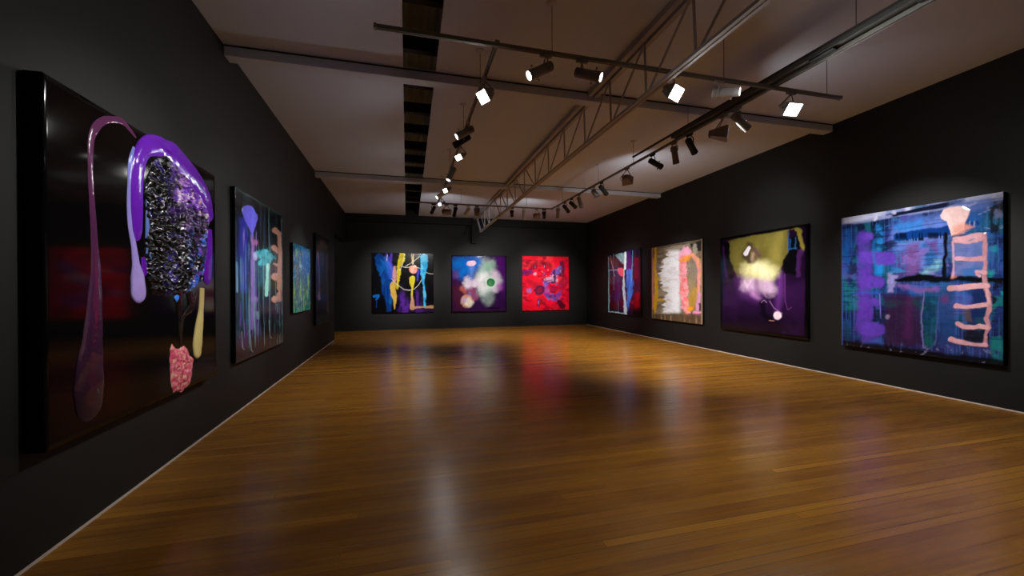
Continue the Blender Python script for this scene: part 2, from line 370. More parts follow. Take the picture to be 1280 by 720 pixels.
# right track
flood(TX1, 4.42, (4.75, 3.72, 3.32), brown_m, 'brown floodlight with a pale face where the right track meets the beam', 0, WASH_W*.35, 160, face=pale_m, w=.2, h=.16, dep=.2, drop=.24)
spot(TX1+.0, 4.2, (6.85, 4.0, 1.5), grey_m, 'grey spotlight at the near end of the right track beside a brown floodlight', 0, SPOT_W*1.5, 54)
spot(TX1, 5.08, (6.85, 6.5, 1.5), black_m, 'black spotlight on the right track nearest the camera', 0, SPOT_W*1.05, 46)
spot(TX1, 5.43, (5.6, 6.6, 0), brown_m, 'brown grey spotlight on the right track between two black ones', 0, SPOT_W*1.3, 100)
spot(TX1, 6.0, (6.85, 6.3, 2.6), black_m, 'black spotlight on the right track held nearly level, second black one from the camera', 0, SPOT_W*.3, 50)
flood(TX1, 6.81, (6.2, 8.6, 2.6), brown_m, 'brown floodlight on the right track turned away, past the level black spotlight', 0, WASH_W*1.2, 165, w=.2, h=.16, dep=.18, drop=.23)
spot(TX1, 7.84, (6.9, 9.1, 1.65), black_m, 'black spotlight in the middle of the right track, pointing down to the pink painting', 0, SPOT_W*1.3, 46)
spot(TX1, 8.2, (4.9, 6.0, .6), brown_m, 'small brown spotlight turned towards the camera beside the middle black one', 0, None, L=.2, R=.055)
spot(TX1, 9.0, (4.9, 8.2, 0), grey_m, 'grey spotlight on the right track just past the small brown one', 0, SPOT_W*1.8, 100)
spot(TX1, 9.45, (6.9, 11.5, 2.4), black_m, 'black spotlight on the right track held low, third from its far end', 0, SPOT_W*.2, 46)
spot(TX1, 9.9, (6.95, 11.9, 1.7), black_m, 'black spotlight on the right track, second from its far end', 0, SPOT_W*1.6, 44)
spot(TX1, 10.4, (4.6, 12.4, 0), grey_m, 'grey spotlight at the far end of the right track', 0, SPOT_W*.6, 100)
# far track
spot(.72, TY1, (-.2, 14.9, 1.75), black_m, 'black spotlight on the far track, leftmost of the row', 0, SPOT_W*2.2, 46)
flood(1.06, TY1, (1.0, 14.5, 2.6), brown_m, 'square brown floodlight on the far track seen from behind', 0, WASH_W*.8, 160, w=.24, h=.14, drop=.2)
spot(1.30, TY1, (.6, 13.0, 0), black_m, 'black spotlight on the far track with a lit rim, right of the square floodlight', 1, SPOT_W*.9, 95)
spot(1.64, TY1, (.7, 14.6, 2.0), pale_m, 'pale spotlight on the far track pointing left with a bright front', 1, SPOT_W*.3, 50)
spot(1.88, TY1, (2.66, 14.9, 1.75), brown_m, 'round brown spotlight seen from behind next to the end of the truss', 0, SPOT_W*1.7, 44, L=.2, R=.075)
spot(2.87, TY1, (4.0, 14.9, 2.2), black_m, 'black spotlight on the far track just right of the truss', 0, SPOT_W*.5, 60)
spot(3.22, TY1, (3.2, 11.6, 0), pale_m, 'pale spotlight on the far track pointing at the floor with a bright front', 1, SPOT_W*.9, 95)
flood(3.60, TY1, (3.5, 14.5, 2.6), brown_m, 'brown floodlight on the far track near its right end', 0, WASH_W*.8, 160, w=.2, h=.14, drop=.2)
spot(3.82, TY1, (5.3, 14.9, 1.75), black_m, 'black spotlight on the far track, last before the right corner', 0, SPOT_W*2.0, 44)

# ------------------------------------------------------------------ paintings
# every canvas is a fine grid whose colours are brushed on with the strokes below
def lattice(seed): return np.random.RandomState(seed).rand(64, 64)
LAT = {}
def vnoise(x, y, seed):
    if seed not in LAT: LAT[seed] = lattice(seed)
    g = LAT[seed]; xi = np.floor(x).astype(int); yi = np.floor(y).astype(int); fx = x-xi; fy = y-yi
    fx = fx*fx*(3-2*fx); fy = fy*fy*(3-2*fy); a, b, c, d = xi % 64, (xi+1) % 64, yi % 64, (yi+1) % 64
    return (g[a, c]*(1-fx)+g[b, c]*fx)*(1-fy)+(g[a, d]*(1-fx)+g[b, d]*fx)*fy
def fbm(x, y, seed=1, oc=4):
    s = 0; a = .5; t = 0
    for k in range(oc): s = s + a*vnoise(x*2**k+k*7.3, y*2**k+k*3.1, seed+k); t += a; a *= .55
    return s/t
def lin(c): return np.array(srgb(*c)[:3])
def ss(a, b, x):
    t = np.clip((x-a)/(b-a), 0, 1); return t*t*(3-2*t)
def homog(src, dst):
    A = []
    for (x, y), (u, v) in zip(src, dst):
        A.append([x, y, 1, 0, 0, 0, -u*x, -u*y, -u]); A.append([0, 0, 0, x, y, 1, -v*x, -v*y, -v])
    return np.linalg.svd(np.array(A, float))[2][-1].reshape(3, 3)
class Art:
    """quad: the outline the sketch coordinates refer to (TL, TR, BR, BL)."""
    def __init__(s, w, h, n, quad, seed, bg):
        s.w, s.h = w, h; s.nx = n; s.ny = int(round(n*h/w)); s.seed = seed
        u, v = np.meshgrid(np.linspace(0, 1, s.nx), np.linspace(0, 1, s.ny)); s.u, s.v = u, v
        Hm = homog([(0, 0), (1, 0), (1, 1), (0, 1)], quad); s.Hi = np.linalg.inv(Hm)
        q = Hm @ np.stack([u.ravel(), v.ravel(), np.ones(u.size)]); s.x = (q[0]/q[2]).reshape(u.shape); s.y = (q[1]/q[2]).reshape(u.shape)
        s.sz = max(quad[1][0]-quad[0][0], quad[3][1]-quad[0][1])
        s.c = np.ones(u.shape+(3,))*lin(bg); s.hgt = np.zeros(u.shape)
    def uv(s, x, y):
        q = s.Hi @ np.array([x, y, 1.0]); return q[0]/q[2], q[1]/q[2]
    def noise(s, fx, fy, k=0, oc=4):
        if not hasattr(s, 'wu'):
            s.wu = s.u + .09*(fbm(s.u*4, s.v*4, s.seed*10+7)-.5) + .03*(fbm(s.u*13, s.v*13, s.seed*10+9)-.5); s.wv = s.v + .09*(fbm(s.u*4+9, s.v*4, s.seed*10+8)-.5) + .03*(fbm(s.u*13+5, s.v*13, s.seed*10+6)-.5)
        k_ = .12 if max(fx/fy, fy/fx) > 6 else 1
        x, y = (s.u+(s.wu-s.u)*k_)*fx, (s.v+(s.wv-s.v)*k_)*fy
        if .4 < fx/fy < 2.5: x, y = x*.8-y*.6, x*.6+y*.8
        return fbm(x+20, y+20, s.seed*10+k, oc)
    def lay(s, mask, col, h=0):
        col = lin(col) if isinstance(col, tuple) else col
        s.c = s.c*(1-mask[..., None]) + col*mask[..., None]; s.hgt += mask*h
    def wobble(s, w, k, freq):
        n = lambda f, q: (s.noise(f, f*1.07, q)-.5)*2
        return s.x + w*(n(freq, 50+k)+.9*n(freq*3.1, 55+k)), s.y + w*(n(freq, 60+k)+.9*n(freq*3.1, 65+k))
    def shade(s, col, k):
        f = .72+.28*(s.noise(26, 7, 30+k)*1.4+s.noise(40, 43, 35+k)*.6)
        return col*f[..., None]
    def dist(s, pts, wob=0, k=0, freq=9):
        """signed distance to a chain of tapering strokes; points are (x, y, radius)"""
        X, Y = s.x, s.y
        if wob: X, Y = s.wobble(wob, k, freq)
        D = np.full(X.shape, 1e9)
        if len(pts) == 1: pts = [pts[0], pts[0]]
        for (x0, y0, r0), (x1, y1, r1) in zip(pts, pts[1:]):
            dx, dy = x1-x0, y1-y0; L = dx*dx+dy*dy
            t = np.clip(((X-x0)*dx+(Y-y0)*dy)/L, 0, 1) if L > 0 else 0
            D = np.minimum(D, np.hypot(X-x0-t*dx, Y-y0-t*dy)-(r0+t*(r1-r0)))
        return D
    def stroke(s, pts, col, op=1, soft=2., wob=0, tex=0, k=0, freq=9, h=0, tf=(20, 20), col2=None):
        D = s.dist(pts, wob, k, freq); m = ss(soft, -soft, D)*op
        if tex: m = m*(1-tex+tex*ss(.3, .6, s.noise(*tf, 70+k)))
        if col2 is not None:
            q = ss(.35, .65, s.noise(*tf, 80+k))[..., None]; c = lin(col)*(1-q)+lin(col2)*q
        else: c = lin(col)
        s.lay(m, s.shade(c, k), h)
    def poly(s, pts, col, op=1, soft=2., wob=0, tex=0, k=0, freq=9, h=0, tf=(20, 20), col2=None):
        X, Y = s.x, s.y
        if wob: X, Y = s.wobble(wob, k, freq)
        ins = np.zeros(X.shape, bool); D = np.full(X.shape, 1e9); n = len(pts)
        for i in range(n):
            (x0, y0), (x1, y1) = pts[i], pts[(i+1) % n]
            cr = (y0 > Y) != (y1 > Y); xi = (x1-x0)*(Y-y0)/((y1-y0) or 1e-9)+x0; ins ^= cr & (X < xi)
            dx, dy = x1-x0, y1-y0; t = np.clip(((X-x0)*dx+(Y-y0)*dy)/(dx*dx+dy*dy+1e-9), 0, 1); D = np.minimum(D, np.hypot(X-x0-t*dx, Y-y0-t*dy))
        D = np.where(ins, -D, D); m = ss(soft, -soft, D)*op
        if tex: m = m*(1-tex+tex*ss(.3, .6, s.noise(*tf, 70+k)))
        if col2 is not None:
            q = ss(.35, .65, s.noise(*tf, 80+k))[..., None]; c = lin(col)*(1-q)+lin(col2)*q
        else: c = lin(col)
        s.lay(m, s.shade(c, k), h)
    def veil(s, col, fx, fy, lo, hi, op=1, k=0, m=None):
        q = ss(lo, hi, s.noise(fx, fy, 100+k))*op
        s.lay(q if m is None else q*m, col)
    def box(s, x0, y0, x1, y1, soft=8): return ss(x0-soft, x0+soft, s.x)*ss(x1+soft, x1-soft, s.x)*ss(y0-soft, y0+soft, s.y)*ss(y1+soft, y1-soft, s.y)
    def mesh(s, name, parent, mat, gain=1.0, bump=1.0):
        nx, ny = s.nx, s.ny; X = (s.u-.5)*s.w; Z = (.5-s.v)*s.h
        hg = s.hgt.copy()
        V = np.stack([X, -hg*bump, Z], -1).reshape(-1, 3); i = np.arange(nx*ny).reshape(ny, nx)
        F = np.stack([i[1:, :-1], i[1:, 1:], i[:-1, 1:], i[:-1, :-1]], -1).reshape(-1, 4)
        ring = np.concatenate([i[0, :], i[1:, -1], i[-1, -2::-1], i[-2:0:-1, 0]]); nr = len(ring)
        B = V[ring].copy(); B[:, 1] = .006; k = nx*ny + np.arange(nr)
        S = np.stack([ring, np.roll(ring, -1), np.roll(k, -1), k], -1)
        Va = np.concatenate([V, B]); Fa = np.concatenate([F, S])
        me = bpy.data.meshes.new(name); me.vertices.add(len(Va)); me.vertices.foreach_set('co', Va.ravel())
        me.loops.add(Fa.size); me.loops.foreach_set('vertex_index', Fa.ravel().astype(np.int32)); me.polygons.add(len(Fa))
        me.polygons.foreach_set('loop_start', np.arange(0, Fa.size, 4, dtype=np.int32))
        me.polygons.foreach_set('use_smooth', np.r_[np.ones(len(F), bool), np.zeros(len(S), bool)])
        me.update(calc_edges=True); me.validate()
        col = np.clip(s.c*gain, .002, .92).reshape(-1, 3); col = np.concatenate([col, col[ring]*0+.004])
        at = me.color_attributes.new('paint', 'FLOAT_COLOR', 'POINT'); at.data.foreach_set('color', np.c_[col, np.ones(len(col))].astype(np.float32).ravel())
        me.materials.append(mat); o = bpy.data.objects.new(name, me); C.objects.link(o); o.parent = parent; return o
def paint_material(name, rough, bump=.15, scale=18, spec=.5):
    t = NT(name); co = t.n('ShaderNodeTexCoord').outputs['Object']
    a = t.n('ShaderNodeVertexColor', layer_name='paint').outputs[0]
    nz = t.n('ShaderNodeTexNoise', {'Vector': co, 'Scale': scale, 'Detail': 8.0, 'Roughness': .6}).outputs[0]
    f = t.n('ShaderNodeMapRange', {'Value': nz, 'To Min': .72, 'To Max': 1.28}).outputs[0]
    c = t.n('ShaderNodeVectorMath', {0: a, 1: f}, operation='MULTIPLY').outputs[0]
    bp = t.n('ShaderNodeBump', {'Height': nz, 'Strength': bump, 'Distance': .004})
    t.set(Base_Color=c, Roughness=rough, Normal=bp.outputs[0]); t.b.inputs['Specular IOR Level'].default_value = spec; return t.m
art_m = paint_material('resin_paint', .16); art_flat_m = paint_material('varnished_paint', .09, .01, 3); gloss_m = paint_material('black_gloss', .07, .006, 2, .13)

def hang(side, p0, p1, z0, z1, label, depth=.05):
    """an Empty at the middle of the picture, facing the room; local +x runs to the viewer's right"""
    if side == 'B': c = ((p0+p1)/2, YB-depth, (z0+z1)/2); rz = 0
    else:
        y = (p0+p1)/2
        if side == 'L': rz = math.pi/2 + math.atan(.0075); c = (WL(y)+depth, y, (z0+z1)/2)
        else: rz = -math.pi/2 - math.atan(.0175); c = (WR(y)-depth, y, (z0+z1)/2)
    o = empty('painting', c, rz); tag(o, label, 'painting', 'abstract paintings hung around the gallery')
    W, Hh = abs(p1-p0), z1-z0
    MB().box(-W/2, W/2, .004, depth-.004, -Hh/2, Hh/2).build('stretcher', edge_m, o, bevel=.004)
    return o, W, Hh
def q(pts, ox, oy, sx): return [((x-ox)*sx, (y-oy)*sx) for x, y in pts]

# --- end wall, left: blue, yellow and cyan pours on black
o, W, Hh = hang('B', -1.155, .974, .607, 2.74, 'black painting with blue, yellow and cyan pours, leftmost on the end wall')
a = Art(W, Hh, 150, [(72, 80), (628, 85), (625, 620), (72, 622)], 1, (9, 9, 12))
a.veil((25, 22, 30), 6, 6, .5, .7, .8, 1)
a.stroke([(345, 450, 14), (355, 590, 42)], (96, 44, 165), .8, 34, 22, .95, 2, tf=(26, 4)); a.stroke([(480, 440, 20), (490, 590, 34)], (88, 40, 150), .75, 34, 22, .95, 3, tf=(26, 4)); a.stroke([(300, 600, 10), (610, 600, 14)], (66, 28, 100), .7, 20, 16, .6, 12)
a.stroke([(205, 90, 8), (215, 160, 9)], (95, 50, 170), .9, 4, 6); a.stroke([(245, 90, 10), (235, 170, 14), (250, 300, 10)], (85, 55, 180), .9, 6, 8, k=1)
a.stroke([(140, 135, 42), (175, 210, 55), (205, 290, 55), (205, 400, 48), (215, 500, 34), (220, 590, 18)], (16, 95, 180), .97, 6, 12, .25, 4, h=.004, tf=(10, 5), col2=(10, 60, 140))
a.stroke([(205, 130, 20), (235, 230, 28), (240, 300, 18)], (55, 95, 205), .7, 14, 8, k=2)
a.stroke([(90, 470, 12), (130, 465, 12), (110, 500, 8)], (20, 100, 185), .9, 4, 6); a.stroke([(112, 500, 4), (110, 570, 3)], (16, 70, 130), .8, 3)
for x in (150, 180, 205): a.stroke([(x, 340, 3), (x+6, 560, 3)], (6, 14, 30), .6, 4, 4, k=x)
a.stroke([(275, 220, 14), (272, 330, 16)], (205, 145, 140), .85, 8, 8, k=3)
a.stroke([(342, 95, 26), (330, 150, 28), (312, 200, 16), (312, 270, 14), (300, 400, 8)], (212, 192, 40), 1, 3, 10, .2, 5, h=.005, tf=(12, 10), col2=(185, 165, 30))
a.stroke([(258, 370, 26), (262, 440, 26), (275, 500, 16), (270, 585, 4)], (205, 170, 60), 1, 3, 6, 0, 6, h=.004, col2=(195, 150, 85), tf=(6, 5))
a.stroke([(430, 88, 5), (436, 175, 8)], (190, 165, 125), .9, 3, 3); a.stroke([(447, 88, 3), (440, 180, 5)], (225, 205, 165), .9, 3, 3)
a.stroke([(440, 230, 36)], (238, 135, 115), 1, 3, 8, 0, 7, h=.012, tf=(22, 22), col2=(250, 175, 155))
a.stroke([(432, 315, 27), (430, 345, 24), (430, 400, 8), (427, 490, 7)], (198, 182, 45), 1, 3, 3, h=.004)
a.stroke([(428, 470, 7), (430, 540, 18), (428, 575, 24), (450, 575, 10), (520, 570, 6), (615, 572, 14)], (200, 145, 118), 1, 3, 4, .15, 8, h=.003, col2=(190, 155, 85), tf=(5, 5))
a.stroke([(540, 120, 34), (540, 180, 34), (530, 270, 24), (528, 320, 12), (536, 380, 8), (545, 470, 14), (540, 520, 9), (542, 560, 11)], (85, 190, 228), 1, 3, 6, 0, 9, h=.006, tf=(14, 14), col2=(40, 150, 205))
a.stroke([(485, 240, 12), (478, 330, 6)], (70, 60, 190), .8, 5, 5, k=6)
for pts in ([(330, 200), (375, 213), (408, 207)], [(475, 212), (508, 222)], [(555, 255), (595, 270), (622, 270)], [(245, 315), (300, 370), (350, 408), (400, 420), (450, 408), (490, 368), (517, 322)], [(365, 205), (440, 160), (508, 106)], [(362, 92), (350, 170), (318, 240)], [(210, 100), (205, 150)]):
    a.stroke([(x, y, 2.2) for x, y in pts], (212, 206, 190), .95, 2, 2, h=.003)
a.mesh('canvas', o, art_m)

# --- end wall, middle: white cloud with a green ball
o, W, Hh = hang('B', 1.611, 3.709, .585, 2.702, 'blue and purple painting with a white cloud and green ball, middle of the end wall')
a = Art(W, Hh, 130, [(102, 105), (597, 110), (597, 605), (102, 608)], 2, (48, 16, 66))
a.stroke([(540, 150, 40), (560, 400, 20)], (82, 20, 110), .9, 60); a.stroke([(150, 420, 60), (180, 560, 40)], (74, 28, 45), .9, 60)
a.stroke([(150, 180, 60), (330, 170, 50), (200, 260, 50)], (12, 108, 205), 1, 55, 25, k=1); a.stroke([(140, 280, 25)], (120, 60, 130), .6, 30)
a.stroke([(430, 205, 55), (400, 280, 60), (470, 340, 70), (400, 420, 60), (440, 500, 30)], (175, 195, 185), .95, 45, 25, k=2, freq=4)
a.stroke([(430, 205, 40), (470, 190, 25)], (125, 165, 142), .8, 25, 10); a.stroke([(390, 300, 35), (350, 340, 40), (380, 390, 40)], (228, 226, 230), .9, 40, 15)
a.stroke([(490, 270, 30), (530, 330, 20), (490, 400, 25)], (215, 190, 215), .8, 30, 10); a.stroke([(530, 385, 25)], (165, 50, 170), .75, 30, 10)
a.stroke([(435, 490, 40)], (85, 95, 100), .7, 45)
a.stroke([(205, 400, 22), (225, 430, 14)], (215, 110, 90), .8, 20, 8); a.stroke([(260, 350, 55), (300, 350, 40)], (222, 208, 225), .95, 18, 18, .1, 3)
a.stroke([(285, 220, 26), (280, 300, 22)], (95, 135, 215), .75, 18, 12, .4, 4, tf=(40, 6))
a.poly([(250, 390), (300, 380), (350, 480), (300, 520), (230, 470)], (150, 75, 115), .8, 20, 8); a.stroke([(265, 440, 10), (265, 470, 12)], (95, 120, 190), .8, 12)
a.stroke([(240, 510, 54)], (210, 155, 125), .95, 10, 8); a.stroke([(260, 520, 36)], (232, 225, 205), .95, 14, 10); a.stroke([(215, 500, 20)], (185, 160, 215), .8, 16)
a.stroke([(265, 178, 24), (298, 175, 24)], (240, 178, 200), 1, 4, 6, 0, 5, h=.004, tf=(20, 20), col2=(225, 200, 225))
a.stroke([(455, 345, 50)], (205, 222, 208), .8, 14); a.stroke([(455, 345, 37)], (42, 112, 66), 1, 4, 2, h=.005); a.stroke([(450, 355, 18)], (90, 150, 95), .6, 16)
a.stroke([(330, 405, 2), (352, 475, 2)], (60, 30, 55), .7, 3); a.stroke([(440, 575, 8), (530, 575, 8)], (18, 8, 22), .8, 8, 6)
a.lay(ss(12, 0, np.minimum(np.minimum(a.x-100, 599-a.x), np.minimum(a.y-104, 608-a.y))-a.noise(9, 9)*8), (14, 8, 20))
a.mesh('canvas', o, art_flat_m)

# --- end wall, right: red
o, W, Hh = hang('B', 4.346, 6.27, .60, 2.717, 'bright red painting with violet smears, rightmost on the end wall')
a = Art(W, Hh, 130, [(92, 108), (512, 115), (512, 600), (92, 600)], 3, (250, 14, 44))
a.veil((255, 60, 70), 5, 5, .5, .7, .6, 1); a.veil((205, 15, 40), 7, 9, .52, .7, .8, 2)
a.stroke([(130, 190, 28), (220, 180, 26), (310, 185, 25), (360, 200, 14)], (120, 35, 40), .8, 22, 22, .5, 1, tf=(10, 10))
a.stroke([(105, 250, 24), (160, 260, 24), (190, 265, 10)], (62, 34, 112), .9, 12, 14, .4, 2, tf=(12, 12)); a.stroke([(150, 330, 30), (200, 360, 20)], (150, 15, 40), .6, 20, 14)
a.stroke([(450, 170, 24), (448, 230, 26), (440, 280, 22)], (92, 20, 62), .9, 10, 12, k=3); a.stroke([(455, 360, 46), (480, 300, 20)], (150, 16, 52), .8, 16, 14, .3, 4)
a.stroke([(430, 210, 20), (395, 260, 30), (370, 300, 26), (300, 350, 28), (300, 420, 26), (330, 480, 30), (400, 490, 26), (430, 450, 14)], (84, 62, 165), .95, 8, 20, .45, 5, tf=(14, 14), col2=(120, 100, 190))
a.stroke([(300, 320, 12), (360, 310, 14), (400, 330, 14)], (215, 170, 190), .9, 8, 10, .2, 6); a.stroke([(380, 240, 12), (385, 345, 8)], (28, 22, 62), .9, 6, 10)
a.stroke([(245, 415, 44)], (72, 18, 66), .95, 6, 12, k=7); a.stroke([(245, 415, 24)], (160, 22, 58), .9, 8, 8); a.stroke([(370, 410, 36)], (165, 20, 55), .9, 8, 8); a.stroke([(380, 345, 8), (350, 350, 6)], (35, 18, 50), .9, 4, 5)
a.stroke([(155, 420, 24)], (150, 110, 190), .85, 12, 12, .3, 8); a.stroke([(205, 270, 13)], (255, 165, 175), .9, 8, 6)
a.stroke([(195, 195, 7), (210, 220, 6)], (42, 28, 70), .9, 4, 4); a.stroke([(203, 200, 3), (208, 215, 3)], (190, 185, 215), .9, 2); a.stroke([(292, 185, 8), (298, 215, 7)], (42, 24, 60), .9, 4, 4); a.stroke([(289, 195, 3), (290, 208, 3)], (220, 215, 225), .9, 2)
a.stroke([(235, 500, 10), (240, 570, 6)], (84, 36, 104), .95, 6, 6); a.stroke([(236, 515, 3), (238, 545, 3)], (170, 160, 215), .9, 3)
a.veil((120, 10, 40), 9, 16, .56, .68, .7, 5); a.veil((90, 60, 150), 14, 14, .62, .72, .6, 6, a.box(260, 200, 450, 500, 40)); a.veil((230, 190, 205), 18, 18, .68, .74, .8, 7, a.box(260, 220, 430, 360, 30)); a.stroke([(425, 530, 22), (460, 565, 24)], (72, 8, 34), .95, 5, 8); a.mesh('canvas', o, art_m)

# --- right wall, far: dark with white band and blue
o, W, Hh = hang('R', 10.892, 13.03, .59, 2.68, 'dark painting with a white band and bright blue drips, farthest on the right wall')
a = Art(W, Hh, 150, [(97, 100), (360, 78), (360, 612), (97, 588)], 4, (14, 11, 17))
a.veil((46, 20, 56), 5, 3, .45, .7, .7, 1); a.veil((30, 60, 75), 14, 3, .52, .7, .8, 2, a.box(97, 90, 240, 600, 15))
a.stroke([(185, 260, 26), (185, 400, 34), (175, 480, 26)], (66, 26, 90), .7, 18, 14, .5, tf=(20, 5)); a.veil((70, 95, 115), 20, 3, .55, .75, .8, 3, a.box(105, 430, 225, 590, 20))
a.poly([(150, 112), (250, 100), (250, 185), (225, 190)], (150, 195, 205), .9, 5, 6, .4, 1)
a.stroke([(202, 245, 26), (208, 275, 16)], (228, 88, 112), 1, 4, 6, h=.003, k=1); a.stroke([(120, 120, 3), (150, 290, 3)], (190, 150, 165), .7, 3, 5)
a.stroke([(98, 235, 2.5), (190, 238, 2.5)], (175, 165, 215), .95, 2); a.stroke([(144, 100, 2), (146, 400, 2)], (130, 130, 160), .7, 2, 3)
a.stroke([(270, 110, 18), (272, 200, 26), (270, 300, 18)], (76, 30, 120), .85, 12, 10, .4, 2, tf=(20, 4))
a.stroke([(268, 260, 22), (275, 340, 27), (278, 420, 24), (262, 500, 12), (256, 570, 4)], (28, 122, 222), 1, 5, 10, .2, 3, h=.003, tf=(24, 5), col2=(20, 90, 190)); a.stroke([(298, 95, 2), (290, 330, 3)], (90, 160, 200), .8, 2, 4)
a.stroke([(328, 160, 14), (328, 300, 16)], (92, 10, 36), .85, 14, 8); a.stroke([(330, 440, 18), (330, 530, 16)], (150, 10, 26), .95, 16, 8); a.stroke([(295, 500, 14)], (140, 14, 26), .9, 12)
a.stroke([(240, 102, 8), (238, 230, 9)], (222, 236, 240), 1, 3, 3, h=.003); a.stroke([(230, 235, 4), (226, 330, 5), (228, 420, 9), (236, 500, 11), (240, 595, 10)], (205, 226, 234), .97, 3, 6, .25, 4, h=.003, tf=(12, 6))
a.stroke([(100, 120, 3), (104, 300, 3), (104, 450, 5), (101, 580, 4)], (140, 195, 205), .9, 3, 5, .3, 5); a.stroke([(100, 578, 5), (170, 585, 5), (240, 596, 5)], (175, 205, 215), .9, 4, 6, .4, 6)
a.lay(ss(350, 354, a.x), (8, 7, 9)); a.mesh('canvas', o, art_m)

# --- right wall, second: white and coral
o, W, Hh = hang('R', 8.195, 10.32, .572, 2.628, 'light painting in white, coral and yellow, second from the far end of the right wall')
a = Art(W, Hh, 170, [(445, 62), (855, 5), (858, 680), (452, 630)], 5, (128, 112, 90))
a.veil((150, 140, 120), 6, 14, .45, .65, .8, 1); a.veil((95, 80, 62), 4, 22, .5, .65, .7, 2)
a.stroke([(456, 150, 9), (458, 300, 8), (458, 550, 10)], (228, 118, 120), .9, 6, 6); a.stroke([(478, 70, 10), (476, 200, 9), (480, 300, 12), (486, 420, 15), (482, 520, 13), (478, 590, 6)], (212, 166, 22), 1, 4, 7, h=.003, k=1)
for y in (310, 480): a.stroke([(490, y, 12), (540, y, 8)], (200, 160, 40), .9, 6, 8, k=y)
yy = a.y; edge = 545+35*(a.noise(3, 9, 3)-.5)*2+45*(a.noise(2, 46, 4)-.5)*2+20*np.sin(yy/60)
m = ss(edge-6, edge+14, a.x)*ss(700, 660, a.x)*ss(70, 110, yy)*ss(605, 570, yy); a.lay(m*.97, (232, 232, 238), .002)
a.veil((200, 196, 198), 8, 26, .5, .7, .6, 5, m); a.veil((180, 150, 90), 5, 30, .6, .75, .7, 6, m*ss(640, 560, a.x))
a.stroke([(800, 420, 40), (770, 520, 44)], (178, 138, 52), .9, 25, 12); a.stroke([(780, 300, 35), (760, 380, 30)], (150, 130, 95), .9, 14)
a.poly([(700, 60), (740, 55), (770, 90), (760, 140), (690, 150), (655, 120)], (242, 172, 200), .97, 10, 14)
a.stroke([(700, 150, 28), (705, 230, 28), (705, 330, 32), (712, 430, 34), (722, 530, 32), (740, 580, 26)], (240, 118, 120), 1, 6, 16, .25, 3, h=.003, tf=(12, 24), col2=(250, 160, 170))
a.stroke([(730, 150, 26), (700, 165, 18), (770, 130, 16)], (232, 152, 48), .9, 12, 10); a.stroke([(745, 560, 18), (775, 550, 12)], (226, 150, 20), .95, 10, 8)
a.stroke([(775, 125, 16), (820, 180, 20), (835, 260, 20), (832, 340, 16), (825, 420, 12)], (236, 165, 110), .97, 6, 8, col2=(225, 140, 150), tf=(5, 6), h=.002)
a.poly([(762, 190), (795, 180), (810, 240), (805, 330), (765, 330)], (138, 122, 104), .9, 8, 6, .3, 4)
a.stroke([(790, 590, 16), (835, 595, 18)], (240, 150, 190), .97, 6, 10); a.stroke([(830, 440, 12), (820, 560, 14)], (222, 150, 195), .9, 8, 8)
a.poly([(760, 40), (850, 15), (850, 100), (815, 105), (805, 50), (770, 70)], (38, 38, 42), .95, 4, 8); a.stroke([(795, 50, 14), (800, 110, 14)], (165, 160, 142), .95, 6, 6); a.stroke([(838, 520, 10), (842, 560, 10)], (40, 30, 40), .9, 6, 6)
a.lay(ss(592, 612, yy+a.noise(14, 2)*16)*.9, (86, 66, 48)); a.veil((150, 120, 85), 30, 4, .55, .75, .8, 7, ss(590, 615, yy)); a.lay(ss(80, 66, yy-(a.x-445)*-.0)*.0, (40, 40, 40))
a.lay(ss(14, 6, np.minimum(a.x-447, 856-a.x))*.8, (160, 135, 112)); a.stroke([(500, 60, 5), (700, 38, 7), (840, 14, 6)], (80, 72, 62), .8, 5, 6, .3, 8)
a.mesh('canvas', o, art_m)

# --- right wall, third: yellow glow over purple
o, W, Hh = hang('R', 5.526, 7.61, .536, 2.583, 'dark painting of an olive yellow glow over purple mist, beside the large blue one')
a = Art(W, Hh, 190, [(48, 118), (535, 50), (540, 692), (55, 640)], 6, (30, 12, 40))
a.lay(ss(330, 420, a.y)*.9, (46, 19, 60)); a.lay(ss(440, 620, a.y)*.9, (17, 8, 22)); a.veil((56, 24, 72), 3, 3, .45, .7, .4, 1, ss(330, 400, a.y))
a.poly([(92, 140), (200, 97), (430, 72), (432, 210), (405, 260), (350, 350), (150, 350), (110, 250)], (118, 109, 50), 1, 8, 8); a.veil((98, 89, 40), 4, 2, .5, .7, .6, 2, a.box(90, 70, 430, 240, 20))
a.stroke([(380, 100, 20), (360, 220, 30)], (160, 148, 72), .6, 30)
a.stroke([(415, 80, 12), (460, 66, 12), (490, 90, 12), (500, 140, 10), (508, 195, 7)], (146, 134, 54), 1, 4, 7)
a.stroke([(170, 360, 26), (200, 410, 40), (260, 450, 26)], (104, 50, 128), .8, 40); a.stroke([(385, 340, 16), (385, 420, 18), (375, 530, 8)], (112, 54, 140), .8, 26)
a.stroke([(215, 385, 40), (300, 380, 56), (330, 410, 34)], (206, 172, 204), .92, 26, 12); a.stroke([(240, 440, 16), (275, 470, 6)], (185, 130, 190), .8, 16)
a.stroke([(215, 310, 40), (300, 310, 48), (330, 320, 36)], (230, 222, 158), .97, 34, 12); a.stroke([(265, 290, 26), (320, 330, 20)], (246, 240, 196), .8, 30)
a.stroke([(190, 370, 6), (205, 400, 6), (225, 365, 6)], (235, 200, 225), .6, 6, 4)
a.stroke([(255, 370, 14), (262, 440, 12)], (150, 105, 150), .7, 12)
a.stroke([(215, 165, 22), (195, 215, 28), (225, 245, 24)], (64, 48, 34), .9, 12, 10); a.stroke([(245, 190, 12), (270, 225, 10)], (100, 70, 78), .85, 8); a.stroke([(235, 215, 10), (232, 245, 10)], (170, 140, 120), .8, 8)
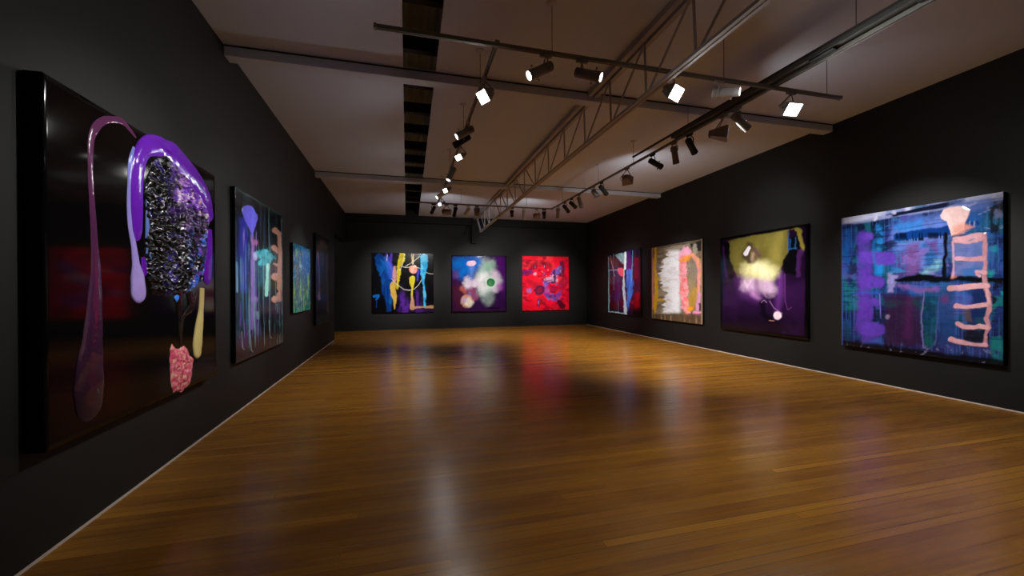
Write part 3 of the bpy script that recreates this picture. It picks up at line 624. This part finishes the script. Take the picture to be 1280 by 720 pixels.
a.stroke([(212, 178, 10), (195, 210, 14)], (236, 226, 236), 1, 3, 2, h=.003)
a.poly([(430, 205), (435, 150), (470, 125), (490, 150), (490, 330), (410, 330), (400, 260)], (8, 8, 10), .97, 6, 8)
a.poly([(432, 125), (484, 118), (484, 195), (432, 205)], (10, 12, 18), .95, 4, 4)
for p in ([(428, 90), (430, 205)], [(440, 135), (440, 190)], [(470, 128), (468, 190)], [(436, 190), (475, 188)]): a.stroke([(x, y, 2.6) for x, y in p], (42, 92, 150), .9, 3, 3)
a.stroke([(85, 160, 16), (90, 260, 20), (110, 340, 16)], (9, 7, 11), .97, 6, 8); a.stroke([(62, 180, 8), (72, 270, 6), (90, 350, 3)], (60, 26, 92), .9, 8, 6); a.stroke([(498, 205, 14), (490, 240, 10), (484, 340, 8)], (74, 34, 92), .9, 8, 8)
a.stroke([(290, 490, 16), (300, 560, 18), (340, 590, 10)], (12, 7, 16), .85, 14, 10); a.stroke([(330, 480, 1.6), (355, 520, 1.6), (400, 550, 1.6)], (180, 120, 190), .8, 2); a.stroke([(412, 330, 1.6), (415, 480, 1.6), (430, 530, 1.6), (450, 515, 1.6)], (120, 60, 140), .8, 2)
a.stroke([(285, 490, 1.6), (300, 475, 1.6), (315, 490, 1.6)], (170, 130, 180), .8, 2)
a.stroke([(375, 562, 22)], (240, 214, 228), 1, 4, 3, h=.003); a.stroke([(330, 590, 2), (355, 592, 2)], (190, 140, 130), .8, 2)
ed = np.minimum(np.minimum(a.x-48, 538-a.x)*1.0, np.minimum(a.y-118+(a.x-48)*.14, 640+(a.x-55)*.107-a.y)); a.lay(ss(16, 4, ed-a.noise(8, 8, 9)*14), (8, 6, 9))
a.mesh('canvas', o, art_flat_m)

# --- right wall, nearest: blue with a pink ladder
o, W, Hh = hang('R', 3.10, 4.941, .525, 2.568, 'large blue and violet painting with a pink ladder shape, nearest on the right wall', .07)
a = Art(W, Hh, 260, [(40, 127), (645, 32), (648, 678), (40, 600)], 7, (34, 48, 108))
a.veil((30, 96, 168), 9, 3, .42, .66, .9, 1); a.veil((14, 20, 44), 4, 7, .5, .68, .85, 2); a.veil((24, 92, 112), 12, 6, .52, .7, .8, 3); a.veil((84, 84, 170), 5, 5, .52, .7, .7, 4)
a.lay(ss(380, 560, a.y)*.6, (30, 24, 62)); a.poly([(235, 165), (440, 110), (450, 200), (430, 320), (340, 330), (235, 260)], (100, 128, 210), .85, 22, 14, .3, 1)
a.poly([(235, 150), (345, 130), (345, 170), (235, 190)], (50, 130, 214), .8, 14, 8); a.stroke([(182, 160, 10), (182, 330, 16)], (34, 140, 222), .85, 8, 5, .2, 2, tf=(20, 5))
a.poly([(240, 270), (300, 235), (320, 250), (340, 350), (240, 360)], (84, 62, 128), .85, 12, 8, .3, 3); a.poly([(290, 230), (330, 215), (345, 260), (330, 330), (285, 340)], (112, 76, 140), .85, 10, 8)
a.poly([(340, 220), (400, 215), (405, 300), (360, 310)], (30, 96, 160), .8, 12, 8); a.poly([(355, 215), (400, 210), (400, 265)], (110, 60, 130), .7, 10); a.stroke([(340, 340, 10), (380, 310, 14), (415, 290, 14)], (130, 190, 200), .85, 10, 12, .4, 4)
a.poly([(455, 200), (580, 185), (585, 340), (460, 345)], (112, 122, 180), .85, 14, 8, .2, 5); a.poly([(490, 320), (560, 310), (575, 345), (500, 345)], (40, 110, 180), .8, 10)
a.veil((28, 150, 150), 12, 12, .45, .62, .95, 5, a.box(590, 190, 650, 420, 10)); a.veil((24, 118, 116), 12, 14, .45, .62, .9, 6, a.box(600, 420, 650, 670, 8)); a.veil((20, 20, 26), 14, 18, .55, .65, .95, 7, a.box(590, 40, 650, 670, 8))
a.veil((24, 110, 118), 8, 10, .42, .62, .85, 8, a.box(40, 320, 110, 470, 14)); a.stroke([(60, 180, 12), (58, 320, 10)], (24, 88, 170), .8, 10, 8, .3, 6); a.veil((12, 14, 22), 5, 8, .45, .62, .9, 9, a.box(60, 145, 190, 195, 10))
a.veil((70, 110, 190), 120, 3, .58, .68, .4, 21); a.veil((10, 14, 34), 3, 110, .58, .7, .45, 22); a.veil((40, 130, 190), 7, 20, .56, .68, .7, 23, a.box(180, 130, 460, 350, 30)); a.veil((12, 14, 30), 9, 11, .54, .66, .75, 24, a.box(60, 140, 250, 610, 20)); a.veil((130, 100, 180), 10, 14, .6, .7, .6, 25, a.box(240, 180, 460, 350, 20))
# lower half panels
a.poly([(200, 410), (340, 415), (345, 600), (200, 600)], (50, 26, 56), .9, 14, 8); a.veil((24, 62, 66), 4, 12, .48, .66, .8, 10, a.box(200, 400, 350, 470, 14)); a.stroke([(295, 430, 12), (290, 560, 14)], (72, 30, 76), .8, 14, 6)
a.stroke([(372, 410, 26), (368, 500, 30), (370, 590, 22)], (14, 88, 84), .95, 8, 6, .35, 7, tf=(8, 14), col2=(18, 50, 70)); a.stroke([(350, 400, 2), (340, 500, 2), (350, 610, 2)], (130, 120, 190), .85, 3, 4); a.stroke([(405, 420, 2), (402, 520, 2), (392, 600, 2)], (90, 100, 170), .7, 3, 4)
a.poly([(400, 390), (460, 385), (470, 610), (405, 610)], (36, 62, 116), .8, 14, 8, .3, 8); a.stroke([(428, 430, 14)], (112, 44, 110), .7, 12)
a.poly([(215, 330), (250, 335), (236, 400), (212, 400)], (160, 150, 210), .8, 6, 8, .3, 9); a.stroke([(260, 380, 8), (320, 392, 10), (400, 392, 8)], (128, 84, 160), .85, 8, 8, .3, 10)
# purple comb
a.stroke([(118, 205, 24), (125, 280, 24), (122, 350, 28), (122, 430, 28), (130, 520, 32), (150, 575, 32)], (84, 56, 160), .9, 9, 11, .35, 11, h=.001, tf=(6, 9), col2=(100, 54, 176))
for y, x1, r in ((195, 150, 14), (276, 218, 24), (362, 178, 22), (440, 170, 14), (540, 180, 24)): a.stroke([(130, y, r), (x1, y+2, r)], (96, 60, 178), .92, 6, 6, k=y)
a.stroke([(160, 212, 5), (172, 330, 6)], (30, 110, 180), .6, 8, 5); a.stroke([(100, 405, 4), (185, 402, 6)], (40, 90, 190), .7, 6, 5); a.poly([(130, 590), (190, 570), (200, 610), (110, 600)], (50, 90, 170), .7, 8)
a.stroke([(188, 500, 2), (184, 410, 2)], (130, 120, 230), .8, 2); a.stroke([(213, 495, 8)], (120, 110, 140), .9, 5, 3); a.stroke([(200, 500, 18)], (30, 40, 60), .6, 10); a.stroke([(213, 495, 8)], (135, 115, 155), .9, 5, 3)
# navy combs and black bars
a.veil((8, 10, 16), 60, 2, .48, .56, .95, 11, a.box(255, 190, 350, 212, 4)); a.stroke([(250, 198, 14), (340, 186, 16), (440, 172, 18)], (12, 56, 128), 1, 4, 5, h=.002, k=12); a.veil((6, 18, 46), 70, 2, .46, .56, .95, 12, a.box(245, 182, 440, 205, 5))
a.stroke([(480, 168, 8), (520, 158, 12), (545, 148, 9)], (14, 52, 118), 1, 4, 3); a.veil((140, 170, 220), 90, 2, .5, .6, .7, 13, a.box(490, 140, 545, 160, 3))
a.stroke([(428, 190, 9), (430, 260, 7), (424, 345, 9)], (10, 10, 18), 1, 4, 7, k=13); a.stroke([(245, 362, 5), (300, 352, 11), (330, 348, 13), (400, 358, 12), (470, 352, 9), (560, 358, 10), (642, 360, 8)], (10, 10, 14), 1, 5, 7, k=14)
# pale strip along the top edge: reflected glare painted into the canvas colour
top = 127-(a.x-40)*.157; b = a.y-top
a.lay(ss(34, 22, b+10*(a.noise(9, 3, 24)-.5))*ss(-2, 3, b)*(.1+.8*ss(.35, .6, a.noise(5, 40, 14))), (150, 162, 215)); a.lay(ss(20, 10, b-10*a.noise(4, 2, 15))*ss(.38, .6, a.noise(7, 3, 16)), (205, 210, 240)); a.lay(ss(6, 2, np.abs(b-16+(a.x-340)*.03)-7*a.noise(6, 2, 17))*a.box(230, 60, 440, 130, 8), (16, 22, 52)); a.stroke([(165, 133, 5), (172, 126, 5)], (210, 215, 240), .9, 3); a.stroke([(236, 105, 8)], (190, 190, 225), .9, 4, 4)
a.poly([(450, 70), (600, 45), (600, 90), (520, 110), (470, 85)], (90, 110, 180), .7, 16, 6); a.stroke([(520, 112, 6), (570, 105, 8)], (40, 80, 150), .8, 8)
a.lay(a.box(610, 40, 644, 130, 8)*.6*ss(.4, .6, a.noise(14, 20, 18)), (120, 120, 160))
a.veil((160, 170, 220), 16, 40, .62, .72, .6, 26, a.box(470, 50, 640, 200, 20)); a.veil((16, 18, 26), 22, 16, .58, .66, .9, 27, a.box(596, 60, 632, 190, 6))
# pink blob and ladder
PK, PK2 = (222, 166, 172), (196, 138, 148)
a.poly([(455, 205), (520, 190), (578, 178), (582, 205), (520, 222), (462, 222)], PK, .97, 3, 5, .1, 15, h=.003); a.stroke([(520, 212, 3), (540, 205, 2)], (120, 130, 180), .8, 2)
a.stroke([(575, 190, 9), (576, 250, 9), (580, 300, 8), (578, 345, 9), (583, 395, 9), (594, 430, 9), (594, 470, 9), (583, 500, 8), (594, 535, 8), (580, 560, 6), (582, 600, 8)], PK2, 1, 2, 5, 0, 16, h=.003)
for pts in ([(472, 279, 8), (520, 281, 7), (575, 278, 10)], [(545, 328, 6), (580, 332, 8)], [(545, 338, 4), (560, 345, 5)], [(446, 388, 11), (480, 388, 11), (540, 380, 11), (590, 380, 9)], [(470, 456, 9), (510, 460, 8), (560, 455, 9), (590, 452, 8)], [(480, 522, 9), (500, 533, 9), (540, 536, 7), (560, 530, 9), (590, 535, 9)], [(453, 580, 10), (480, 588, 9), (540, 598, 6), (585, 602, 7)], [(588, 395, 6), (597, 450, 6)]): a.stroke(pts, PK2, 1, 2, 3, 0, 17, h=.003, col2=PK, tf=(5, 5))
a.stroke([(458, 215, 4), (462, 300, 3), (458, 345, 5)], (214, 160, 180), .85, 3, 3); a.stroke([(455, 350, 5), (470, 345, 4)], (200, 120, 100), .7, 4)
for p in ((552, 420, 26, 30), (552, 478, 28, 26)): a.poly([(p[0]-p[2], p[1]-p[3]*.4), (p[0]+p[2], p[1]-p[3]*.6), (p[0]+p[2], p[1]+p[3]*.7), (p[0]-p[2]*.6, p[1]+p[3]*.7)], (24, 40, 88), .9, 5, 6)
a.poly([(500, 470), (525, 465), (535, 515), (505, 510)], (84, 70, 66), .8, 6, 5); a.poly([(500, 550), (575, 548), (570, 592), (500, 580)], (24, 24, 30), .8, 8, 5)
a.poly([(410, 118), (425, 98), (455, 87), (495, 86), (522, 97), (520, 120), (510, 138), (500, 172), (475, 188), (455, 195), (450, 170), (436, 142), (415, 132)], (246, 206, 204), 1, 2.5, 4, h=.004, k=18); a.poly([(453, 160), (500, 150), (535, 165), (500, 182), (458, 194)], (236, 160, 140), .8, 8, 5)
a.lay(ss(0, 16, a.y-(600+(a.x-40)*.118)+18+14*a.noise(12, 3, 19))*.95, (9, 9, 13)); a.veil((120, 120, 160), 40, 30, .64, .72, .6, 20, ss(585, 620, a.y))
a.lay(ss(46, 43, a.x)*.6, (70, 90, 170)); a.mesh('canvas', o, art_m)

# --- left wall, second: dark with a violet balloon and peach ladder
o, W, Hh = hang('L', 5.28, 7.17, .605, 2.64, 'dark streaked painting with a violet balloon and peach comb shape, second on the left wall')
a = Art(W, Hh, 220, [(34, 34), (215, 126), (212, 627), (31, 698)], 8, (22, 23, 28))
a.veil((40, 48, 62), 22, 2, .48, .7, .9, 1); a.veil((34, 60, 66), 9, 4, .55, .72, .7, 2); a.veil((10, 9, 12), 6, 5, .52, .7, .8, 3)
a.stroke([(60, 165, 14), (62, 300, 17), (60, 420, 14)], (46, 48, 150), .9, 10, 6, .25, 1, tf=(20, 3)); a.veil((84, 64, 140), 26, 2, .5, .68, .85, 4, a.box(34, 320, 110, 560, 10)); a.veil((60, 110, 150), 40, 2, .56, .7, .7, 5, a.box(34, 300, 130, 600, 10))
a.stroke([(38, 320, 2), (38, 430, 3)], (110, 170, 190), .8, 3); a.stroke([(95, 215, 4), (97, 300, 5), (95, 480, 5), (92, 570, 4)], (148, 110, 190), .85, 6, 3); a.stroke([(106, 240, 10)], (160, 98, 140), .8, 8, 3); a.stroke([(104, 458, 9)], (160, 120, 200), .8, 9)
a.stroke([(82, 124, 23), (92, 146, 25), (94, 172, 17), (95, 200, 6), (96, 216, 3)], (98, 88, 206), 1, 3, 3, h=.003, col2=(86, 110, 225), tf=(4, 4))
a.stroke([(128, 330, 20), (140, 375, 16), (120, 400, 12)], (28, 84, 100), .8, 12, 6, .3, 2); a.stroke([(106, 290, 8), (122, 283, 14), (148, 283, 15), (172, 298, 11), (152, 312, 15), (128, 316, 14)], (84, 190, 200), 1, 4, 12, .2, 3, freq=16, h=.004, tf=(16, 16), col2=(48, 140, 160)); a.stroke([(104, 285, 7), (108, 300, 8)], (170, 170, 220), .85, 5, 4)
a.stroke([(153, 325, 7), (151, 380, 6), (148, 438, 8)], (156, 222, 214), 1, 3, 3, h=.002)
a.stroke([(200, 205, 8), (203, 260, 8), (200, 350, 9), (200, 420, 10), (198, 455, 12)], (208, 156, 138), 1, 3, 3, 0, 4, h=.003, col2=(190, 134, 120), tf=(5, 6))
for pts in ([(184, 188, 11), (200, 200, 9)], [(180, 257, 11), (196, 268, 10)], [(182, 370, 15), (200, 365, 10)], [(180, 458, 13), (196, 456, 12)], [(180, 320, 5), (196, 325, 6)]): a.stroke(pts, (208, 154, 136), 1, 3, 3, h=.003, k=5)
a.stroke([(188, 425, 7)], (40, 28, 56), .9, 3, 2); a.stroke([(182, 226, 6), (190, 222, 4)], (34, 26, 34), .9, 3, 2)
a.stroke([(161, 95, 1), (160, 640, 1)], (120, 165, 165), .7, 1.5, 1); a.stroke([(211, 140, 2), (209, 600, 2)], (96, 140, 150), .6, 2, 1); a.stroke([(100, 470, 3), (104, 620, 2)], (130, 165, 175), .6, 3, 3); a.veil((84, 110, 112), 12, 5, .52, .7, .7, 6, a.box(90, 460, 200, 580, 20))
a.stroke([(112, 510, 6), (114, 530, 4)], (120, 150, 150), .7, 5); a.lay(ss(0, 60, a.y-(610-(a.x-31)*.36))*.7, (52, 34, 34)); a.veil((90, 50, 104), 7, 5, .5, .7, .6, 7, a.box(40, 540, 130, 640, 16))
for x, y in ((56, 640), (88, 650), (160, 600)): a.stroke([(x-3, y-60, 1.2), (x, y, 1.4), (x+6, y+8, 1.2)], (140, 150, 160), .7, 1.5)
a.veil((110, 160, 170), 60, 2, .6, .7, .55, 8, a.box(40, 250, 210, 640, 20)); a.veil((130, 110, 190), 50, 2, .62, .7, .6, 9, a.box(34, 200, 120, 600, 20)); a.veil((10, 10, 14), 8, 6, .55, .68, .7, 10, a.box(110, 420, 212, 600, 20)); a.stroke([(36, 40, 2), (120, 82, 2), (212, 128, 2)], (80, 110, 110), .7, 3, 3, .4, 8); a.mesh('canvas', o, art_m)

# --- left wall, third: small blue and green
o, W, Hh = hang('L', 7.80, 9.16, 1.035, 2.275, 'small blue and green marbled painting, third on the left wall')
a = Art(W, Hh, 130, [(66, 110), (183, 140), (183, 575), (62, 588)], 9, (12, 84, 128))
a.veil((14, 112, 128), 10, 4, .42, .62, .95, 1); a.veil((10, 46, 96), 8, 8, .5, .68, .9, 2); a.lay(ss(330, 480, a.y)*ss(.3, .6, a.noise(14, 3, 5))*.85, (52, 132, 84)); a.veil((104, 160, 84), 14, 4, .52, .68, .9, 3, ss(200, 360, a.y+60)); a.veil((10, 100, 184), 9, 5, .45, .62, .9, 4, ss(360, 200, a.y)*ss(100, 150, a.x))
a.stroke([(92, 150, 12), (84, 200, 6)], (120, 190, 150), .7, 8, 8, .3); a.stroke([(122, 265, 14)], (130, 180, 200), .8, 8, 10, .4, 2); a.veil((150, 150, 60), 20, 12, .66, .74, .7, 6); a.veil((130, 195, 220), 30, 30, .7, .76, .6, 7); a.veil((8, 44, 60), 16, 20, .6, .7, .8, 8)
a.veil((60, 150, 110), 20, 20, .5, .65, .8, 9, ss(540, 570, a.y)); a.veil((0, 92, 150), 7, 7, .45, .62, .6, 10, ss(420, 200, a.y)); a.mesh('canvas', o, art_m, 1.15)

# --- left wall, fourth: dark with a mauve cloud
o, W, Hh = hang('L', 9.72, 11.32, .65, 2.71, 'dark painting with a faint mauve cloud, last on the left wall before the doorway')
a = Art(W, Hh, 130, [(222, 45), (310, 83), (310, 640), (222, 680)], 10, (17, 15, 19))
a.veil((30, 26, 32), 10, 3, .5, .7, .8, 1); a.stroke([(250, 140, 14), (270, 110, 20), (285, 130, 14)], (92, 78, 82), .9, 14, 10, .3, 1); a.stroke([(238, 190, 6), (240, 330, 7), (238, 480, 5)], (30, 58, 140), .9, 6, 3); a.stroke([(262, 300, 16), (262, 380, 14)], (20, 46, 72), .8, 16, 6)
a.stroke([(236, 170, 3), (244, 300, 3), (246, 430, 3), (242, 480, 9), (243, 495, 9)], (165, 112, 120), .9, 3, 2); a.stroke([(298, 190, 5), (296, 300, 3), (298, 480, 3), (302, 580, 6)], (120, 90, 98), .85, 5, 3); a.stroke([(270, 180, 4), (272, 260, 3)], (100, 90, 120), .6, 5); a.stroke([(292, 400, 5), (290, 470, 4)], (26, 60, 90), .8, 6); a.mesh('canvas', o, art_m, 1.8)

# --- left wall, nearest: black gloss panel with drips and an encrusted relief
o, W, Hh = hang('L', 2.665, 4.675, .60, 2.595, 'large glossy black painting with plum drips and a glittering relief, nearest on the left wall', .085)
QL = [(45, 97), (265, 217), (263, 470), (40, 568)]
a = Art(W, Hh, 60, QL, 11, (8, 6, 7)); a.mesh('canvas', o, gloss_m)
def at(x, y, d=0):
    u, v = a.uv(x, y); return Vector(((u-.5)*W, -d, (.5-v)*Hh))
def gloss(name, c0, c1, z0, z1, rough=.08):
    t = NT(name); co = t.n('ShaderNodeTexCoord').outputs['Object']; s = t.n('ShaderNodeSeparateXYZ', {'Vector': co})
    f = t.n('ShaderNodeMapRange', {'Value': s.outputs[2], 'From Min': z0, 'From Max': z1}).outputs[0]
    nz = t.n('ShaderNodeTexNoise', {'Vector': co, 'Scale': 9.0, 'Detail': 4.0}).outputs[0]
    c = t.mix(f, srgb(*c1), srgb(*c0)); c = t.mix(t.math('MULTIPLY', nz, .35), c, (.01, .01, .012, 1))
    bp = t.n('ShaderNodeBump', {'Height': nz, 'Strength': .45, 'Distance': .012})
    return t.set(Base_Color=c, Roughness=rough, Normal=bp.outputs[0])
def drip(name, pts, mat, thick=.35, n=14):
    """a poured run of paint: points (x, y, half width in the sketch) become a flattened solid bead lying on the canvas"""
    P, R = [], []
    for x, y, r in pts:
        p = at(x, y); P.append(p); R.append((at(x, y+r*1.0)-p).length*.0 + abs(at(x+r, y).x-p.x) if r else .002)
    PP, RR = [], []   # smooth the path
    for i in range(len(P)-1):
        p0, p1, p2, p3 = P[max(i-1, 0)], P[i], P[i+1], P[min(i+2, len(P)-1)]
        for k in range(6):
            s = k/6; PP.append(.5*((2*p1)+(p2-p0)*s+(2*p0-5*p1+4*p2-p3)*s*s+(3*p1-p0-3*p2+p3)*s**3)); RR.append(R[i]+(R[i+1]-R[i])*(s*s*(3-2*s)))
    PP.append(P[-1]); RR.append(R[-1])
    # round the end
    d = (PP[-1]-PP[-2]).normalized(); r = RR[-1]
    for k in range(1, 7): s = k/6; PP.append(P[-1]+d*r*math.sin(s*math.pi/2)*.98); RR.append(max(.002, r*math.cos(s*math.pi/2)))
    m = MB(); V = []; F = []; N = n
    for i, p in enumerate(PP):
        d = (PP[min(i+1, len(PP)-1)]-PP[max(i-1, 0)]).normalized(); b = d.cross(Vector((0, -1, 0))).normalized(); r = RR[i]; h = min(.02, max(.005, r*thick))
        for k in range(N):
            t = math.pi*k/(N-1); V.append(p + b*math.cos(t)*r + Vector((0, -1, 0))*(math.sin(t)**.7 if t > 0 and t < math.pi else 0)*h + Vector((0, .003, 0)))
    for i in range(len(PP)-1):
        for k in range(N-1): F.append((i*N+k, (i+1)*N+k, (i+1)*N+k+1, i*N+k+1))
        F.append((i*N+N-1, (i+1)*N+N-1, (i+1)*N, i*N))
    F.append(tuple(range(N))); F.append(tuple((len(PP)-1)*N+k for k in range(N-1, -1, -1)))
    ob = m.add(V, F).build(name, mat, o, smooth=True); return ob
plum = gloss('plum_resin', (98, 46, 88), (33, 13, 30), -.8, .75); viol = gloss('violet_resin', (112, 36, 190), (88, 8, 150), -.3, .9); lav = gloss('lavender_resin', (120, 130, 215), (172, 150, 222), -.1, .9); cream = gloss('cream_resin', (190, 165, 110), (225, 205, 130), -.6, 0)
def label_part(ob, s): ob['label'] = s; return ob
label_part(drip('paint_drip', [(163, 173, 1.2), (155, 163, 2), (146, 154, 3), (133, 152, 3.2), (122, 154, 4), (112, 163, 5), (106, 178, 4.6), (104.5, 205, 4), (105, 240, 4), (107, 280, 4.6), (108, 310, 5), (109, 340, 6.5), (107, 380, 9.5), (104, 420, 12.5), (100, 455, 16.5), (98, 485, 19), (98, 506, 17)], plum, .16), 'long plum drip ending in a wide drop')
label_part(drip('paint_drip', [(161, 186, 2.5), (156, 205, 3.5), (154, 235, 3.2), (153, 262, 3.2), (154.5, 285, 3.6), (158, 308, 3.6), (160, 328, 4.6), (162, 350, 8.5), (163, 366, 9.5)], lav, .3), 'lavender drip with a round end')
label_part(drip('paint_drip', [(212, 198, 5), (198, 185, 7.5), (184, 182, 8), (174, 186, 8), (167, 200, 8), (163, 225, 8), (162, 255, 8), (162, 285, 7), (162, 294, 5.5)], viol, .3), 'thick violet drip left of the relief')
label_part(drip('paint_drip', [(196, 186, 8), (212, 196, 10), (226, 210, 9), (240, 226, 8), (252, 246, 7), (257, 265, 5)], viol, .3), 'violet band over the top of the relief')
label_part(drip('paint_drip', [(257, 285, 3), (256.5, 310, 3.5), (254, 335, 5), (253, 347, 4.5)], viol, .3), 'violet drip right of the relief')
drip('paint_drip', [(170, 322, 3), (171, 340, 4)], viol, .3)
drip('paint_drip', [(177, 230, 1.5), (177, 262, 3), (176, 300, 3), (177, 330, 4)], gloss('blue_resin', (120, 140, 200), (60, 110, 190), -.1, .6), .4)
label_part(drip('paint_drip', [(246, 360, 2.8), (244.5, 385, 3), (241, 412, 5), (239, 430, 6), (238.5, 440, 5)], cream, .35), 'cream drip')
blk = gloss('black_resin', (20, 14, 16), (20, 14, 16), -1, 1)
drip('paint_drip', [(216, 362, 5), (216, 400, 2.5), (216.5, 432, 1.6)], blk, .5); drip('paint_drip', [(232, 365, 7), (230, 385, 3), (222, 396, 1.2), (219, 415, 1)], blk, .5)
drip('paint_drip', [(210, 376, 2.2), (213, 372, 3)], gloss('bright_blue_resin', (60, 130, 235), (60, 130, 235), -1, 1), .5)

def lump(name, outline, nu, nv, height, seed, colour, mat, freq, spike):
    """a knobbly mass: a fine sheet over the outline, raised and wrinkled, closed at the back"""
    uv = [a.uv(x, y) for x, y in outline]; us = [p[0] for p in uv]; vs_ = [p[1] for p in uv]
    U, Vv = np.meshgrid(np.linspace(min(us)-.01, max(us)+.01, nu), np.linspace(min(vs_)-.01, max(vs_)+.01, nv))
    X = U + (fbm(U*18, Vv*18, seed+31)-.5)*.03; Y = Vv + (fbm(U*18, Vv*18, seed+41)-.5)*.03
    ins = np.zeros(U.shape, bool); D = np.full(U.shape, 1e9); n = len(uv)
    for i in range(n):
        (x0, y0), (x1, y1) = uv[i], uv[(i+1) % n]; cr = (y0 > Y) != (y1 > Y); xi = (x1-x0)*(Y-y0)/((y1-y0) or 1e-9)+x0; ins ^= cr & (X < xi)
        dx, dy = x1-x0, y1-y0; t = np.clip(((X-x0)*dx+(Y-y0)*dy)/(dx*dx+dy*dy+1e-9), 0, 1); D = np.minimum(D, np.hypot(X-x0-t*dx, Y-y0-t*dy))
    f1 = fbm(U*freq, Vv*freq, seed, 5); f2 = 1-np.abs(fbm(U*freq*1.6, Vv*freq*1.6, seed+11, 5)*2-1)
    env = np.where(ins, np.clip(D/.035, 0, 1), 0)**.6
    hgt = env*height*(.55+.45*f1) + env*spike*(f2**3-.3)
    keep = ins | (D < .006); hgt = np.where(ins, hgt, -.004)
    xx = (U-.5)*W; zz = (.5-Vv)*Hh; idx = np.arange(nu*nv).reshape(nv, nu)
    kq = keep[:-1, :-1] & keep[1:, :-1] & keep[:-1, 1:] & keep[1:, 1:]
    F = np.stack([idx[1:, :-1], idx[1:, 1:], idx[:-1, 1:], idx[:-1, :-1]], -1)[kq]
    used = np.unique(F); mp = -np.ones(nu*nv, int); mp[used] = np.arange(len(used)); co = np.stack([xx, -hgt, zz], -1).reshape(-1, 3)[used]
    me = bpy.data.meshes.new(name); me.from_pydata(co.tolist(), [], mp[F].tolist()); me.update(); me.polygons.foreach_set('use_smooth', np.ones(len(F), bool))
    col = colour(U, Vv, f1, f2).reshape(-1, 3)[used]; at_ = me.color_attributes.new('paint', 'FLOAT_COLOR', 'POINT'); at_.data.foreach_set('color', np.c_[np.clip(col, .002, .92), np.ones(len(col))].astype(np.float32).ravel())
    me.materials.append(mat); ob = bpy.data.objects.new(name, me); C.objects.link(ob); ob.parent = o; return ob
glit_m = paint_material('encrusted_resin', .17, .2, 60, .4)
def relief_col(U, Vv, f1, f2):
    c = np.ones(U.shape+(3,))*lin((10, 8, 12)); n1 = fbm(U*40, Vv*40, 301, 4); n2 = fbm(U*16, Vv*16, 311, 4); n3 = fbm(U*90, Vv*90, 321, 3); n4 = fbm(U*22, Vv*22, 331, 3)
    u0, u1 = U.min(), U.max(); uu = (U-u0)/(u1-u0); v0, v1 = Vv.min(), Vv.max(); vv = (Vv-v0)/(v1-v0)
    def L(m, col): nonlocal c; c = c*(1-m[..., None])+lin(col)*m[..., None]
    upper = ss(.62, .3, vv)*ss(.2, .45, uu)
    L(ss(.42, .52, n4)*upper*.95, (110, 50, 175)); L(ss(.5, .58, n1)*upper, (176, 130, 200)); L(ss(.66, .74, n3)*upper, (235, 215, 230)); L(ss(.56, .64, n2)*upper*ss(.55, .7, n1), (205, 150, 130))
    mid = ss(.35, .55, vv)*ss(.5, .7, uu); L(ss(.46, .54, n4)*mid, (40, 90, 190)); L(ss(.5, .58, n1)*ss(.45,.3,uu)*.8, (60, 40, 130)); L(ss(.6, .66, n2)*mid, (50, 130, 60)); L(ss(.55, .62, n1)*mid*.7, (120, 60, 170)); L(ss(.66, .74, n3)*ss(.46, .58, n2), (215, 205, 225))
    L(ss(.47, .42, n2)*.8, (6, 5, 8)); L(ss(.34, .12, uu+(n4-.5)*.5)*.92, (7, 6, 8)); L(ss(.5, .62, vv)*ss(.6, .4, uu)*ss(.62, .55, n1)*.85, (7, 6, 9)); return c
label_part(lump('relief', [(183, 203), (193, 194), (202, 193), (217, 208), (233, 226), (245, 242), (253, 260), (255, 282), (252, 305), (248, 332), (245, 352), (232, 363), (212, 372), (195, 372), (181, 366), (174, 352), (173, 325), (175, 290), (175, 250), (178, 222)], 260, 330, .022, 201, relief_col, glit_m, 26, .036), 'encrusted glittering black, violet and white relief')
def pink_col(U, Vv, f1, f2):
    n1 = fbm(U*50, Vv*50, 401, 4); q_ = ss(.35, .65, n1)[..., None]; c = lin((196, 70, 100))*(1-q_)+lin((228, 120, 135))*q_
    m = ss(.62, .7, fbm(U*80, Vv*80, 411, 3))[..., None]; return c*(1-m)+lin((222, 170, 140))*m
label_part(lump('relief', [(206, 434), (211, 440), (216, 438), (222, 433), (228, 440), (232, 452), (231, 468), (227, 482), (219, 489), (206, 493), (203, 478), (202.5, 455), (203, 440)], 70, 90, .022, 221, pink_col, glit_m, 30, .014), 'pink lumpy relief at the lower edge')
